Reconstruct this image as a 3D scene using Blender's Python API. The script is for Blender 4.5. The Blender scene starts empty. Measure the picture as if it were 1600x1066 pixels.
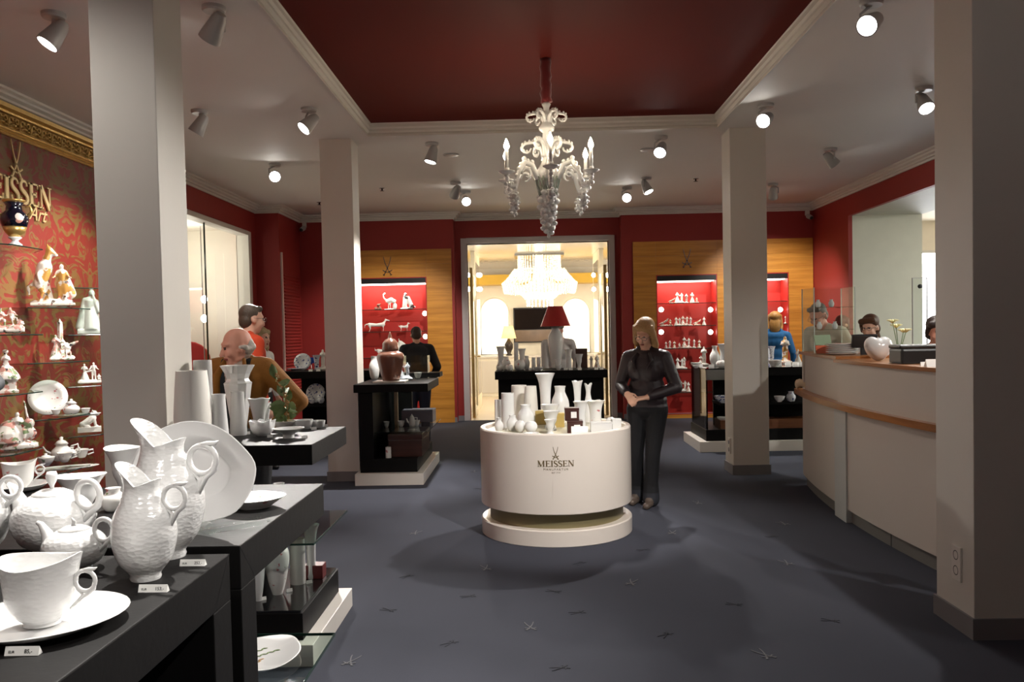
import bpy, bmesh, math, random
import numpy as np
from mathutils import Vector, Matrix, Euler
random.seed(7)
PI = math.pi
SC = bpy.context.scene
COL = SC.collection
# ---------------------------------------------------------------- camera
YAW, PIT, ROL, CXP, CYP, FPX, EYE = -.0196, -.0312, -.0212, 800.0, 558.1, 1300.0, 1.5
_f = Vector((math.sin(YAW)*math.cos(PIT), math.cos(YAW)*math.cos(PIT), math.sin(PIT)))
_r = Vector((math.cos(YAW), -math.sin(YAW), 0))
_u = _r.cross(_f)
CR = _r*math.cos(ROL) + _u*math.sin(ROL)
CU = -_r*math.sin(ROL) + _u*math.cos(ROL)
CP = Vector((0, 0, EYE))
cd = bpy.data.cameras.new('camera'); cam = bpy.data.objects.new('camera', cd); COL.objects.link(cam)
cam.matrix_world = Matrix(((CR.x, CU.x, -_f.x, 0), (CR.y, CU.y, -_f.y, 0), (CR.z, CU.z, -_f.z, EYE), (0, 0, 0, 1)))
cd.sensor_fit = 'HORIZONTAL'; cd.sensor_width = 36; cd.lens = FPX*36/1600
cd.shift_y = (CYP-533)/1600
cd.clip_start = .05; cd.clip_end = 100
SC.camera = cam
SC.view_settings.view_transform = 'Standard'; SC.view_settings.look = 'None'
SC.view_settings.gamma = 1; SC.view_settings.use_curve_mapping = False
SC.view_settings.exposure = 1.35
w = bpy.data.worlds.new('world'); SC.world = w; w.use_nodes = True
w.node_tree.nodes['Background'].inputs[0].default_value = (.9, .95, 1, 1)
w.node_tree.nodes['Background'].inputs[1].default_value = .15
SPOT_W = 190.0
SPOT_COL = (1, .95, .89)

def ray(u, v): return _f + CR*((u-CXP)/FPX) - CU*((v-CYP)/FPX)
def atZ(u, v, z): d = ray(u, v); return CP + d*((z-EYE)/d.z)
def atY(u, v, y): d = ray(u, v); return CP + d*(y/d.y)
def atX(u, v, x): d = ray(u, v); return CP + d*(x/d.x)
def mpp(p): return (Vector(p)-CP).dot(_f)/FPX          # metres per pixel at a point

# ---------------------------------------------------------------- materials
def lin(c):
    return tuple((x/255/12.92 if x/255 <= .04045 else ((x/255+.055)/1.055)**2.4) for x in c)
MATS = {}
def mat(name, rgb, rough=.5, metal=0, var=(6, .06), bump=None, coat=0, emit=None, spec=.5, sheen=0):
    if name in MATS: return MATS[name]
    m = bpy.data.materials.new(name); m.use_nodes = True; MATS[name] = m
    nt = m.node_tree; N = nt.nodes; L = nt.links; b = N['Principled BSDF']
    c = lin(rgb)
    tc = N.new('ShaderNodeTexCoord')
    no = N.new('ShaderNodeTexNoise'); no.inputs['Scale'].default_value = var[0]; no.inputs['Detail'].default_value = 4
    L.new(tc.outputs['Object'], no.inputs['Vector'])
    mx = N.new('ShaderNodeMix'); mx.data_type = 'RGBA'
    mx.inputs[6].default_value = (*[x*(1-var[1]) for x in c], 1); mx.inputs[7].default_value = (*[min(1, x*(1+var[1])) for x in c], 1)
    L.new(no.outputs['Fac'], mx.inputs[0]); L.new(mx.outputs[2], b.inputs['Base Color'])
    b.inputs['Roughness'].default_value = rough; b.inputs['Metallic'].default_value = metal
    b.inputs['Specular IOR Level'].default_value = spec
    b.inputs['Coat Weight'].default_value = coat; b.inputs['Coat Roughness'].default_value = .06
    if sheen: b.inputs['Sheen Weight'].default_value = sheen
    if bump:
        n2 = N.new('ShaderNodeTexNoise'); n2.inputs['Scale'].default_value = bump[0]; n2.inputs['Detail'].default_value = 5
        L.new(tc.outputs['Object'], n2.inputs['Vector'])
        bp = N.new('ShaderNodeBump'); bp.inputs['Strength'].default_value = bump[1]; bp.inputs['Distance'].default_value = .01
        L.new(n2.outputs['Fac'], bp.inputs['Height']); L.new(bp.outputs['Normal'], b.inputs['Normal'])
    if emit:
        b.inputs['Emission Color'].default_value = (*lin(emit[0]), 1); b.inputs['Emission Strength'].default_value = emit[1]
    return m
def glassmat(name, tint=(235, 245, 240), rough=.02, refl=1.0):
    if name in MATS: return MATS[name]
    m = bpy.data.materials.new(name); m.use_nodes = True; MATS[name] = m
    nt = m.node_tree; N = nt.nodes; L = nt.links; N.remove(N['Principled BSDF'])
    t = N.new('ShaderNodeBsdfTransparent'); t.inputs[0].default_value = (*lin(tint), 1)
    g = N.new('ShaderNodeBsdfGlossy'); g.inputs['Roughness'].default_value = rough; g.inputs[0].default_value = (refl, refl, refl, 1)
    fr = N.new('ShaderNodeFresnel'); fr.inputs[0].default_value = 1.35
    x = N.new('ShaderNodeMixShader'); ge = N.new('ShaderNodeNewGeometry'); iv = N.new('ShaderNodeMath'); iv.operation = 'SUBTRACT'; iv.inputs[0].default_value = 1; L.new(ge.outputs['Backfacing'], iv.inputs[1]); mu = N.new('ShaderNodeMath'); mu.operation = 'MULTIPLY'; L.new(iv.outputs[0], mu.inputs[0]); L.new(fr.outputs[0], mu.inputs[1])
    L.new(mu.outputs[0], x.inputs[0]); L.new(t.outputs[0], x.inputs[1]); L.new(g.outputs[0], x.inputs[2])
    L.new(x.outputs[0], N['Material Output'].inputs[0])
    return m
def woodmat(name, c1, c2, rough=.35, axis=0, scale=1.0):
    m = bpy.data.materials.new(name); m.use_nodes = True; MATS[name] = m
    nt = m.node_tree; N = nt.nodes; L = nt.links; b = N['Principled BSDF']
    tc = N.new('ShaderNodeTexCoord'); mp = N.new('ShaderNodeMapping')
    s = [9*scale]*3; s[axis] = .5*scale; mp.inputs['Scale'].default_value = s
    oi = N.new('ShaderNodeObjectInfo')
    ad = N.new('ShaderNodeVectorMath'); L.new(tc.outputs['Object'], ad.inputs[0]); L.new(oi.outputs['Location'], ad.inputs[1])
    L.new(ad.outputs[0], mp.inputs[0])
    no = N.new('ShaderNodeTexNoise'); no.inputs['Scale'].default_value = 2; no.inputs['Detail'].default_value = 6; no.inputs['Roughness'].default_value = .65
    L.new(mp.outputs[0], no.inputs['Vector'])
    rp = N.new('ShaderNodeValToRGB'); rp.color_ramp.elements[0].position = .3; rp.color_ramp.elements[1].position = .7
    rp.color_ramp.elements[0].color = (*lin(c1), 1); rp.color_ramp.elements[1].color = (*lin(c2), 1)
    L.new(no.outputs['Fac'], rp.inputs[0]); L.new(rp.outputs[0], b.inputs['Base Color'])
    b.inputs['Roughness'].default_value = rough
    return m
def porcelain(name, rgb, pattern=None, decor=None):
    m = mat(name, rgb, rough=.22, coat=.5, var=(3, .02))
    nt = m.node_tree; N = nt.nodes; L = nt.links; b = N['Principled BSDF']
    tc = N.new('ShaderNodeTexCoord')
    if pattern == 'scales':                                # moulded basket-wave relief
        mp = N.new('ShaderNodeMapping'); mp.inputs['Rotation'].default_value = (.3, .2, 0)
        L.new(tc.outputs['Object'], mp.inputs[0])
        wv = N.new('ShaderNodeTexVoronoi'); wv.inputs['Scale'].default_value = 95
        mp.inputs['Scale'].default_value = (.8, .8, 1.6)
        L.new(mp.outputs[0], wv.inputs['Vector'])
        bp = N.new('ShaderNodeBump'); bp.inputs['Strength'].default_value = .3; bp.inputs['Distance'].default_value = .004
        L.new(wv.outputs['Distance'], bp.inputs['Height']); L.new(bp.outputs['Normal'], b.inputs['Normal'])
    if pattern == 'weave':
        wv = N.new('ShaderNodeTexBrick'); wv.inputs['Scale'].default_value = 40
        mp = N.new('ShaderNodeMapping'); mp.inputs['Rotation'].default_value = (PI/2, 0, 0)
        L.new(tc.outputs['Object'], mp.inputs[0]); L.new(mp.outputs[0], wv.inputs['Vector'])
        bp = N.new('ShaderNodeBump'); bp.inputs['Strength'].default_value = .6; bp.inputs['Distance'].default_value = .006
        L.new(wv.outputs['Fac'], bp.inputs['Height']); L.new(bp.outputs['Normal'], b.inputs['Normal'])
    if decor:                                              # painted sprigs: coloured spots on white
        src = b.inputs['Base Color'].links[0].from_socket
        for col, sc, lo in decor:
            v = N.new('ShaderNodeTexNoise'); v.inputs['Scale'].default_value = sc; v.inputs['Detail'].default_value = 3
            ad = N.new('ShaderNodeVectorMath'); ad.inputs[1].default_value = (sc*.13, lo*7, col[0]*.01)
            L.new(tc.outputs['Object'], ad.inputs[0]); L.new(ad.outputs[0], v.inputs['Vector'])
            r = N.new('ShaderNodeValToRGB'); r.color_ramp.elements[0].position = lo; r.color_ramp.elements[1].position = lo+.03
            r.color_ramp.elements[0].color = (0, 0, 0, 1); r.color_ramp.elements[1].color = (1, 1, 1, 1)
            L.new(v.outputs['Fac'], r.inputs[0])
            x = N.new('ShaderNodeMix'); x.data_type = 'RGBA'; x.inputs[7].default_value = (*lin(col), 1)
            L.new(r.outputs[0], x.inputs[0]); L.new(src, x.inputs[6]); src = x.outputs[2]
        L.new(src, b.inputs['Base Color'])
    return m

WHITE = mat('white_paint', (214, 209, 200), .55, bump=(60, .03), var=(2, .02))
CEILM = mat('ceiling_paint', (216, 212, 206), .7, var=(1.5, .03))
REDW = mat('red_wall_paint', (144, 37, 32), .6, var=(3, .05), bump=(80, .03))
REDC = mat('red_ceiling_paint', (98, 27, 20), .7, var=(1, .05), spec=.15)
SKIRT = mat('grey_skirting', (125, 122, 124), .5)
BLACKT = mat('black_stained_wood', (17, 16, 16), .55, var=(14, .25), bump=(50, .05), spec=.12)
BLACKG = mat('black_gloss', (12, 12, 13), .12, coat=.4)
BASEW = mat('white_lacquer', (222, 216, 208), .35, var=(2, .02))
DISPW = mat('pedestal_lacquer', (232, 222, 212), .28, var=(2, .02), coat=.3)
OLIVE = mat('olive_metal_band', (150, 140, 105), .35, .6)
CREAMG = mat('cream_counter', (205, 196, 186), .45, var=(2, .03))
GREYPL = mat('grey_plinth', (118, 116, 112), .5)
WOODH = woodmat('amber_veneer', (166, 106, 36), (210, 146, 60), .35, 0)
WOODE = woodmat('counter_wood', (140, 84, 40), (182, 122, 66), .3, 1)
WOODD = woodmat('dark_box_wood', (44, 22, 17), (70, 36, 27), .35, 0, 2)
REDN = mat('red_niche', (160, 28, 20), .5, var=(3, .05))
GOLD = mat('gilded', (196, 164, 98), .34, .7, var=(30, .2), bump=(45, .25))
GOLDL = mat('gold_letters', (232, 206, 150), .3, .45, var=(5, .05))
GLASS = glassmat('clear_glass', (250, 252, 251)); GLASSD = glassmat('shelf_glass', (232, 240, 236))
EDGE = mat('glass_edge', (30, 52, 45), .15)
SMOKE = glassmat('smoked_glass', (120, 124, 128), .03)
CHROME = mat('chrome', (190, 190, 192), .15, 1)
GREYM = mat('lamp_housing', (176, 174, 172), .4, .2)
LENS = mat('lamp_lens', (255, 255, 255), .3, emit=((255, 252, 246), 14))
TUBE = mat('light_tube', (255, 255, 255), .3, emit=((255, 238, 222), 3.5))
PUCK = mat('puck_reflection_glow', (255, 255, 255), .3, emit=((255, 246, 235), 5))
BULB = mat('flame_bulb', (255, 250, 240), .3, emit=((255, 236, 205), 40))
POR = porcelain('white_porcelain', (226, 226, 225))
PORS = porcelain('moulded_porcelain', (224, 224, 223), 'scales')
PORW = porcelain('woven_porcelain', (205, 203, 198), 'weave')
BISC = mat('bisque_porcelain', (226, 222, 214), .55, var=(4, .03))
PORF = porcelain('flower_porcelain', (228, 226, 222), None, (((196, 120, 120), 26, .66), ((110, 130, 70), 30, .68)))
PORG = porcelain('sprig_porcelain', (222, 218, 212), None, (((92, 112, 82), 16, .64),))
PORB = porcelain('blue_painted_porcelain', (214, 218, 226), None, (((44, 62, 132), 34, .58),))
FIGC = porcelain('painted_figure', (226, 218, 206), None, (((186, 138, 72), 4.5, .52), ((92, 84, 78), 7, .63), ((190, 110, 104), 8, .60)))
FIGP = porcelain('pastel_figure', (232, 226, 218), None, (((206, 150, 138), 6, .55), ((130, 150, 110), 8, .58), ((70, 66, 72), 7, .64)))
FIGO = porcelain('ochre_figure', (198, 158, 96), None, (((226, 220, 208), 22, .58), ((60, 56, 60), 30, .66)))
BROWNJ = mat('brown_stoneware', (112, 72, 56), .3, coat=.4, var=(12, .12))
BROWNB = mat('brown_gift_box', (66, 34, 27), .4, var=(20, .1))
YELB = mat('straw_box', (178, 152, 84), .5)
PAPER = mat('white_card', (240, 240, 236), .5, var=(3, .01))
INK = mat('black_print', (30, 30, 32), .6)
COBALT = mat('cobalt_glaze', (8, 9, 26), .12, coat=.8)
BLUEG = mat('blue_glass', (40, 84, 190), .08, coat=.8)
GREENL = mat('leaf_green', (108, 128, 78), .45, var=(30, .25))
BLOSS = mat('dry_blossom', (172, 134, 86), .6, var=(40, .3))
REDSH = mat('red_lamp_shade', (168, 30, 26), .35, coat=.2)
CREAM = mat('cream_panel', (240, 228, 200), .4)
YEL = mat('ochre_band', (222, 178, 66), .5)
DARKS = mat('dark_screen', (22, 12, 12), .6, spec=.1)
BLK = mat('black_plastic', (20, 20, 22), .4)
VELV = mat('red_velvet', (112, 16, 18), .8, sheen=.4)
EMBL = mat('carpet_mark_light', (104, 104, 108), .95)
EMBD = mat('carpet_mark_dark', (52, 54, 63), .95)
def carpet():
    m = mat('blue_grey_carpet', (70, 72, 82), .95, var=(1.2, .12), bump=(420, .35), spec=.1); return m
CARPET = carpet()
def brocade():
    m = bpy.data.materials.new('red_gold_brocade'); m.use_nodes = True
    nt = m.node_tree; N = nt.nodes; L = nt.links; b = N['Principled BSDF']
    tc = N.new('ShaderNodeTexCoord'); sp = N.new('ShaderNodeSeparateXYZ'); L.new(tc.outputs['Object'], sp.inputs[0])
    cb = N.new('ShaderNodeCombineXYZ')
    for i, (ax, per) in enumerate((('Y', .74), ('Z', .98))):
        pp = N.new('ShaderNodeMath'); pp.operation = 'PINGPONG' if ax == 'Y' else 'WRAP'
        pp.inputs[1].default_value = per/2 if ax == 'Y' else per
        if ax == 'Z': pp.inputs[2].default_value = 0
        L.new(sp.outputs[ax], pp.inputs[0]); L.new(pp.outputs[0], cb.inputs[i])
    n1 = N.new('ShaderNodeTexNoise'); n1.inputs['Scale'].default_value = 3.4; n1.inputs['Detail'].default_value = 2.0
    n1.inputs['Distortion'].default_value = 2.4
    L.new(cb.outputs[0], n1.inputs['Vector'])
    r = N.new('ShaderNodeValToRGB'); e = r.color_ramp.elements
    e[0].position = .44; e[0].color = (0, 0, 0, 1); e[1].position = .47; e[1].color = (1, 1, 1, 1)
    a = e.new(.54); a.color = (1, 1, 1, 1); a = e.new(.57); a.color = (0, 0, 0, 1); a = e.new(.66); a.color = (0, 0, 0, 1); a = e.new(.68); a.color = (.8, .8, .8, 1)
    L.new(n1.outputs['Fac'], r.inputs[0])
    x = N.new('ShaderNodeMix'); x.data_type = 'RGBA'; x.inputs[6].default_value = (*lin((122, 36, 26)), 1); x.inputs[7].default_value = (*lin((112, 80, 38)), 1)
    L.new(r.outputs[0], x.inputs[0]); L.new(x.outputs[2], b.inputs['Base Color']); b.inputs['Roughness'].default_value = .5
    bp = N.new('ShaderNodeBump'); bp.inputs['Strength'].default_value = .3; bp.inputs['Distance'].default_value = .004
    L.new(r.outputs[0], bp.inputs['Height']); L.new(bp.outputs['Normal'], b.inputs['Normal'])
    return m
BROC = brocade()

# ---------------------------------------------------------------- mesh building
class MB:
    def __init__(s): s.v = []; s.f = []; s.m = []
    def add(s, vs, fs, mi=0):
        o = len(s.v); s.v += [tuple(x) for x in vs]; s.f += [tuple(i+o for i in f) for f in fs]; s.m += [mi]*len(fs); return s
    def box(s, x0, x1, y0, y1, z0, z1, mi=0):
        return s.add([(x0, y0, z0), (x1, y0, z0), (x1, y1, z0), (x0, y1, z0), (x0, y0, z1), (x1, y0, z1), (x1, y1, z1), (x0, y1, z1)],
                     [(0, 3, 2, 1), (4, 5, 6, 7), (0, 1, 5, 4), (1, 2, 6, 5), (2, 3, 7, 6), (3, 0, 4, 7)], mi)
    def prism(s, poly, z0, z1, mi=0):
        n = len(poly)
        return s.add([(x, y, z0) for x, y in poly]+[(x, y, z1) for x, y in poly],
                     [tuple(range(n-1, -1, -1)), tuple(range(n, 2*n))]+[(i, (i+1) % n, n+(i+1) % n, n+i) for i in range(n)], mi)
    def rings(s, R, closed_ends=True, mi=0, loop=False):
        n = len(R[0]); vs = [p for r in R for p in r]; fs = []
        K = len(R)
        for k in range(K if loop else K-1):
            for i in range(n):
                j = (i+1) % n; a = k*n; b = ((k+1) % K)*n
                fs.append((a+i, a+j, b+j, b+i))
        if closed_ends and not loop:
            fs.append(tuple(range(n-1, -1, -1))); fs.append(tuple(range((K-1)*n, K*n)))
        return s.add(vs, fs, mi)
    def lathe(s, prof, n=24, c=(0, 0, 0), sx=1, sy=1, mi=0, rim=None, closed=True):
        R = []; zt = max(p[1] for p in prof); zb = min(p[1] for p in prof)
        for r, z in prof:
            ring = []
            for i in range(n):
                a = 2*PI*i/n; rr = max(r, 1e-4); zz = z
                if rim:
                    t = ((z-zb)/(zt-zb+1e-9))**rim[3] if len(rim) > 3 else ((z-zb)/(zt-zb+1e-9))**4
                    wv = math.sin(a*rim[1]+rim[2]); rr *= 1+t*rim[0]*wv; zz += t*rim[0]*.25*zt*wv
                ring.append((c[0]+rr*math.cos(a)*sx, c[1]+rr*math.sin(a)*sy, c[2]+zz))
            R.append(ring)
        return s.rings(R, closed, mi)
    def tube(s, path, rad, n=8, mi=0, loop=False, flat=1.0):
        P = [Vector(p) for p in path]; K = len(P)
        if not hasattr(rad, '__len__'): rad = [rad]*K
        R = []; up = None
        for k in range(K):
            if loop: t = P[(k+1) % K]-P[k-1]
            else: t = P[min(k+1, K-1)]-P[max(k-1, 0)]
            if t.length < 1e-9: t = Vector((0, 0, 1))
            t.normalize()
            if up is None: up = Vector((0, 0, 1)) if abs(t.z) < .9 else Vector((1, 0, 0))
            a = t.cross(up)
            if a.length < 1e-6: a = t.orthogonal()
            a.normalize(); b = a.cross(t).normalized(); up = b
            R.append([tuple(P[k]+(a*math.cos(2*PI*i/n)*flat+b*math.sin(2*PI*i/n))*rad[k]) for i in range(n)])
        return s.rings(R, True, mi, loop)
    def ell(s, c, r, n=12, m=8, rot=None, mi=0):
        R = []
        for k in range(m+1):
            th = PI*k/m; rr = max(math.sin(th), 1e-3)
            ring = [Vector((r[0]*rr*math.cos(2*PI*i/n), r[1]*rr*math.sin(2*PI*i/n), -r[2]*math.cos(th))) for i in range(n)]
            if rot: ring = [rot @ p for p in ring]
            R.append([(p.x+c[0], p.y+c[1], p.z+c[2]) for p in ring])
        return s.rings(R, True, mi)
    def cap(s, a, b, ra, rb, n=10, mi=0):
        a = Vector(a); b = Vector(b); d = b-a
        if d.length < 1e-5: d = Vector((0, 0, 1e-4))
        t = d.normalized(); P = []; R = []
        for k in range(1, 5): th = PI/2*(1-k/4); P.append(a-t*ra*math.sin(th)); R.append(max(ra*math.cos(th), ra*.08))
        P.insert(0, a-t*ra); R.insert(0, ra*.05)
        for k in range(0, 4): th = PI/2*k/4; P.append(b+t*rb*math.sin(th)); R.append(max(rb*math.cos(th), rb*.08))
        P.append(b+t*rb); R.append(rb*.05)
        x = t.orthogonal().normalized(); y = t.cross(x)
        return s.rings([[tuple(p+(x*math.cos(2*PI*i/n)+y*math.sin(2*PI*i/n))*r) for i in range(n)] for p, r in zip(P, R)], True, mi)
    def xf(s, M): s.v = [tuple(M @ Vector(p)) for p in s.v]; return s
    def mesh(s, name, smooth=False, bevel=0, angle=None):
        me = bpy.data.meshes.new(name); me.from_pydata(s.v, [], s.f); 
        for i, p in enumerate(me.polygons): p.material_index = s.m[i]
        if bevel:
            bm = bmesh.new(); bm.from_mesh(me); bmesh.ops.remove_doubles(bm, verts=bm.verts, dist=1e-6)
            ed = [e for e in bm.edges if len(e.link_faces) == 2 and e.calc_face_angle() > .6]
            bmesh.ops.bevel(bm, geom=ed, offset=bevel, segments=2, affect='EDGES', profile=.6); bm.to_mesh(me); bm.free()
        if smooth:
            me.shade_smooth()
            if angle: me.set_sharp_from_angle(angle=angle)
        me.update(); return me
    def build(s, name, m, parent=None, smooth=False, bevel=0, angle=None, loc=None):
        return mkobj(name, s.mesh(name, smooth, bevel, angle), m, parent, loc)
def mkobj(name, me, m, parent=None, loc=None):
    o = bpy.data.objects.new(name, me); COL.objects.link(o)
    if not len(me.materials):
        for x in (m if isinstance(m, (list, tuple)) else [m]): me.materials.append(x)
    if parent: o.parent = parent
    if loc is not None: o.location = loc
    return o
def tag(o, label, cat, group=None, kind=None):
    o['label'] = label; o['category'] = cat
    if group: o['group'] = group
    if kind: o['kind'] = kind
    return o
def thing(name, label, cat, loc=(0, 0, 0), rz=0, group=None):
    o = bpy.data.objects.new(name, None); COL.objects.link(o); o.location = loc; o.rotation_euler = (0, 0, rz); o.empty_display_size = .1
    return tag(o, label, cat, group)
def struct(o): o['kind'] = 'structure'; return o
def copy_tree(o, parent=None):
    c = o.copy(); COL.objects.link(c)
    if parent: c.parent = parent
    for ch in list(o.children): copy_tree(ch, c)
    return c
def remesh(mb, name, vox, smooth=4, fac=.5):
    me = mb.mesh('tmp'); o = bpy.data.objects.new('tmp', me); COL.objects.link(o)
    r = o.modifiers.new('r', 'REMESH'); r.mode = 'VOXEL'; r.voxel_size = vox; r.use_smooth_shade = True
    if smooth: q = o.modifiers.new('s', 'SMOOTH'); q.factor = fac; q.iterations = smooth
    dg = bpy.context.evaluated_depsgraph_get(); dg.update()
    out = bpy.data.meshes.new_from_object(o.evaluated_get(dg)); out.name = name
    bpy.data.objects.remove(o); bpy.data.meshes.remove(me); out.materials.clear(); out.shade_smooth()
    return out
def textmesh(s, size, shear=0, depth=.0006, space=1.0, align='CENTER'):
    c = bpy.data.curves.new('t', 'FONT'); c.body = s; c.size = size; c.shear = shear; c.extrude = depth; c.align_x = align; c.space_character = space
    o = bpy.data.objects.new('t', c); COL.objects.link(o); dg = bpy.context.evaluated_depsgraph_get(); dg.update()
    me = bpy.data.meshes.new_from_object(o.evaluated_get(dg)); bpy.data.objects.remove(o); bpy.data.curves.remove(c); return me
# flat strokes in the XZ plane (front at -y), for emblems and serif letters
def stroke(mb, pts, ws, dep=.004):
    P = [Vector((p[0], p[1])) for p in pts]; K = len(P)
    if not hasattr(ws, '__len__'): ws = [ws]*K
    L_ = []; R_ = []
    for k in range(K):
        t = (P[min(k+1, K-1)]-P[max(k-1, 0)]).normalized(); n = Vector((-t.y, t.x))*ws[k]/2
        L_.append(P[k]+n); R_.append(P[k]-n)
    mb.rings([[(l.x, -dep, l.y), (r.x, -dep, r.y), (r.x, 0, r.y), (l.x, 0, l.y)] for l, r in zip(L_, R_)], True)
def bez(a, b, c, n=8): return [((1-t)**2*a[0]+2*t*(1-t)*b[0]+t*t*c[0], (1-t)**2*a[1]+2*t*(1-t)*b[1]+t*t*c[1]) for t in [i/n for i in range(n+1)]]
def swords(h, wd=.05, dep=.004):
    mb = MB(); 
    for s in (-1, 1):
        pts = bez((-s*.2, 1), (-s*.14, .55), (s*.2, 0), 8); stroke(mb, [(x*h, y*h) for x, y in pts], [wd*h*(.55+.45*i/8) for i in range(9)], dep)
        stroke(mb, [((s*.02)*h, .13*h), ((s*.26)*h, .27*h)], wd*h*.9, dep)
        stroke(mb, [((s*.15)*h, -.01*h), ((s*.25)*h, .02*h)], wd*h*.9, dep)
    return mb
def letters(word, h, dep, track=.16):
    mb = MB(); x = 0
    T, t, sf = .2, .075, .05
    for ch in word:
        g = MB()
        def serif(cx, y, w2): stroke(g, [(cx-w2, y), (cx+w2, y)], sf, 1)
        if ch == 'I': stroke(g, [(.2, 0), (.2, 1)], T, 1); serif(.2, .025, .2); serif(.2, .975, .2); w_ = .4
        elif ch == 'E':
            stroke(g, [(.2, 0), (.2, 1)], T, 1)
            for y, x1 in ((.965, .68), (.52, .56), (.035, .72)): stroke(g, [(.02 if y != .52 else .2, y), (x1, y)], t, 1)
            stroke(g, [(.66, 1), (.67, .78)], [.05, .03], 1); stroke(g, [(.7, 0), (.72, .25)], [.06, .03], 1); stroke(g, [(.55, .4), (.55, .64)], .05, 1); w_ = .74
        elif ch == 'M':
            stroke(g, [(.16, 0), (.16, 1)], t, 1); stroke(g, [(.17, 1), (.56, .02)], T*.95, 1); stroke(g, [(.56, .02), (.95, 1)], t, 1); stroke(g, [(.97, 0), (.97, 1)], T, 1)
            serif(.16, .025, .15); serif(.97, .025, .18); serif(.12, .975, .12); serif(1.0, .975, .15); w_ = 1.16
        elif ch == 'N':
            stroke(g, [(.16, 0), (.16, 1)], t, 1); stroke(g, [(.16, 1), (.82, 0)], T, 1); stroke(g, [(.82, 0), (.82, 1)], t, 1)
            serif(.16, .025, .14); serif(.1, .975, .12); serif(.82, .975, .15); w_ = .96
        else:
            pts = bez((.52, .78), (.5, .98), (.3, .98), 4)+bez((.3, .98), (.08, .97), (.09, .76), 4)[1:]+bez((.09, .76), (.1, .6), (.32, .5), 4)[1:]+bez((.32, .5), (.55, .4), (.55, .23), 4)[1:]+bez((.55, .23), (.54, .02), (.3, .02), 4)[1:]+bez((.3, .02), (.08, .02), (.06, .26), 4)[1:]
            n = len(pts); stroke(g, pts, [.07+.13*math.sin(PI*i/(n-1))**2 for i in range(n)], 1); w_ = .6
        for i, p in enumerate(g.v): g.v[i] = ((p[0]+x)*h, p[1]*dep, p[2]*h)
        mb.add(g.v, g.f); x += w_+track*.5
    wd = (x-track*.5)*h
    mb.v = [(p[0]-wd/2, p[1], p[2]) for p in mb.v]
    return mb, wd

# flat tops that things are set down on: x0, x1, y0, y1, z
TOPS = [(-1.75, -.7, .55, 1.895, 1.0), (-1.75, -.7, 1.965, 2.78, 1.0), (-1.735, -1.0, 3.78, 4.5, 1.0), (-1.62, -1.07, 3.77, 4.47, .235), (-1.62, -1.0, 3.76, 4.47, .548), (-1.74, -1.0, 8.2, 9.2, 1.0), (-1.56, -1.02, 8.3, 9.5, .513), (-1.56, -1.13, 8.24, 9.5, .25),
        (-.42, .975, 10.3, 11.0, 1.0), (-3.45, -2.0, 11.45, 12.1, 1.0), (-3.4, -2.2, 11.5, 12.0, .55), (2.12, 3.7, 10.02, 10.95, 1.0), (2.3, 3.7, 10.04, 10.5, .58), (2.3, 3.63, 10.06, 10.38, .37), (2.43, 2.8, 4.3, 6.5, 1.23), (2.5, 2.9, 6.5, 7.9, 1.25)]
def settle(p, u, v, r=.02):
    best = None
    for x0, x1, y0, y1, z in TOPS:
        if abs(z-p.z) > 1e-3: continue
        d = max(x0-p.x, 0, p.x-x1)+max(y0-p.y, 0, p.y-y1)
        if best is None or d < best[0]: best = (d, x0, x1, y0, y1)
    if best is None or best[0] > 2.6: return p
    _, x0, x1, y0, y1 = best
    y = min(max(p.y, y0+r), y1-r) if y1-y0 > 2*r else (y0+y1)/2; q = atY(u, v, y)
    return Vector((min(max(q.x, x0+r), x1-r) if x1-x0 > 2*r else (x0+x1)/2, y, p.z))
# ================================================================ the setting
XL, XL2, XR, YB, YS, YF, ZC = -4.12, -3.76, 4.71, 13.8, 12.65, -3.0, 3.48
DX0, DX1, YD = -1.2, 1.57, 14.05                       # door recess in the back wall
def holes_boxes(a0, a1, b0, b1, holes):
    A = sorted({a0, a1, *[h[0] for h in holes], *[h[1] for h in holes]}); B = sorted({b0, b1, *[h[2] for h in holes], *[h[3] for h in holes]})
    A = [a for a in A if a0 <= a <= a1]; B = [b for b in B if b0 <= b <= b1]; out = []
    for i in range(len(A)-1):
        run = None
        for j in range(len(B)-1):
            ca = (A[i]+A[i+1])/2; cb = (B[j]+B[j+1])/2
            solid = not any(h[0] < ca < h[1] and h[2] < cb < h[3] for h in holes)
            if solid: run = [B[j], B[j+1]] if run is None else [run[0], B[j+1]]
            if (not solid or j == len(B)-2) and run: out.append((A[i], A[i+1], run[0], run[1])); run = None
    return out
def molding(path, prof, closed=False):
    P = [Vector(p) for p in path]; K = len(P); R = []
    for k in range(K):
        if closed or 0 < k < K-1:
            d1 = (P[k]-P[k-1]).normalized(); d2 = (P[(k+1) % K]-P[k]).normalized()
        elif k == 0: d1 = d2 = (P[1]-P[0]).normalized()
        else: d1 = d2 = (P[k]-P[k-1]).normalized()
        n1 = Vector((-d1.y, d1.x)); n2 = Vector((-d2.y, d2.x)); n = (n1+n2)
        n = n/max(n.dot(n1), .2)
        R.append([(P[k].x+n.x*o, P[k].y+n.y*o, z) for o, z in prof])
    return MB().rings(R, True, 0, closed)
# floor
fl = struct(MB().box(XL-.2, XR+.2, YF-.2, 14.25, -.1, 0).build('floor', CARPET))
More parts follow.
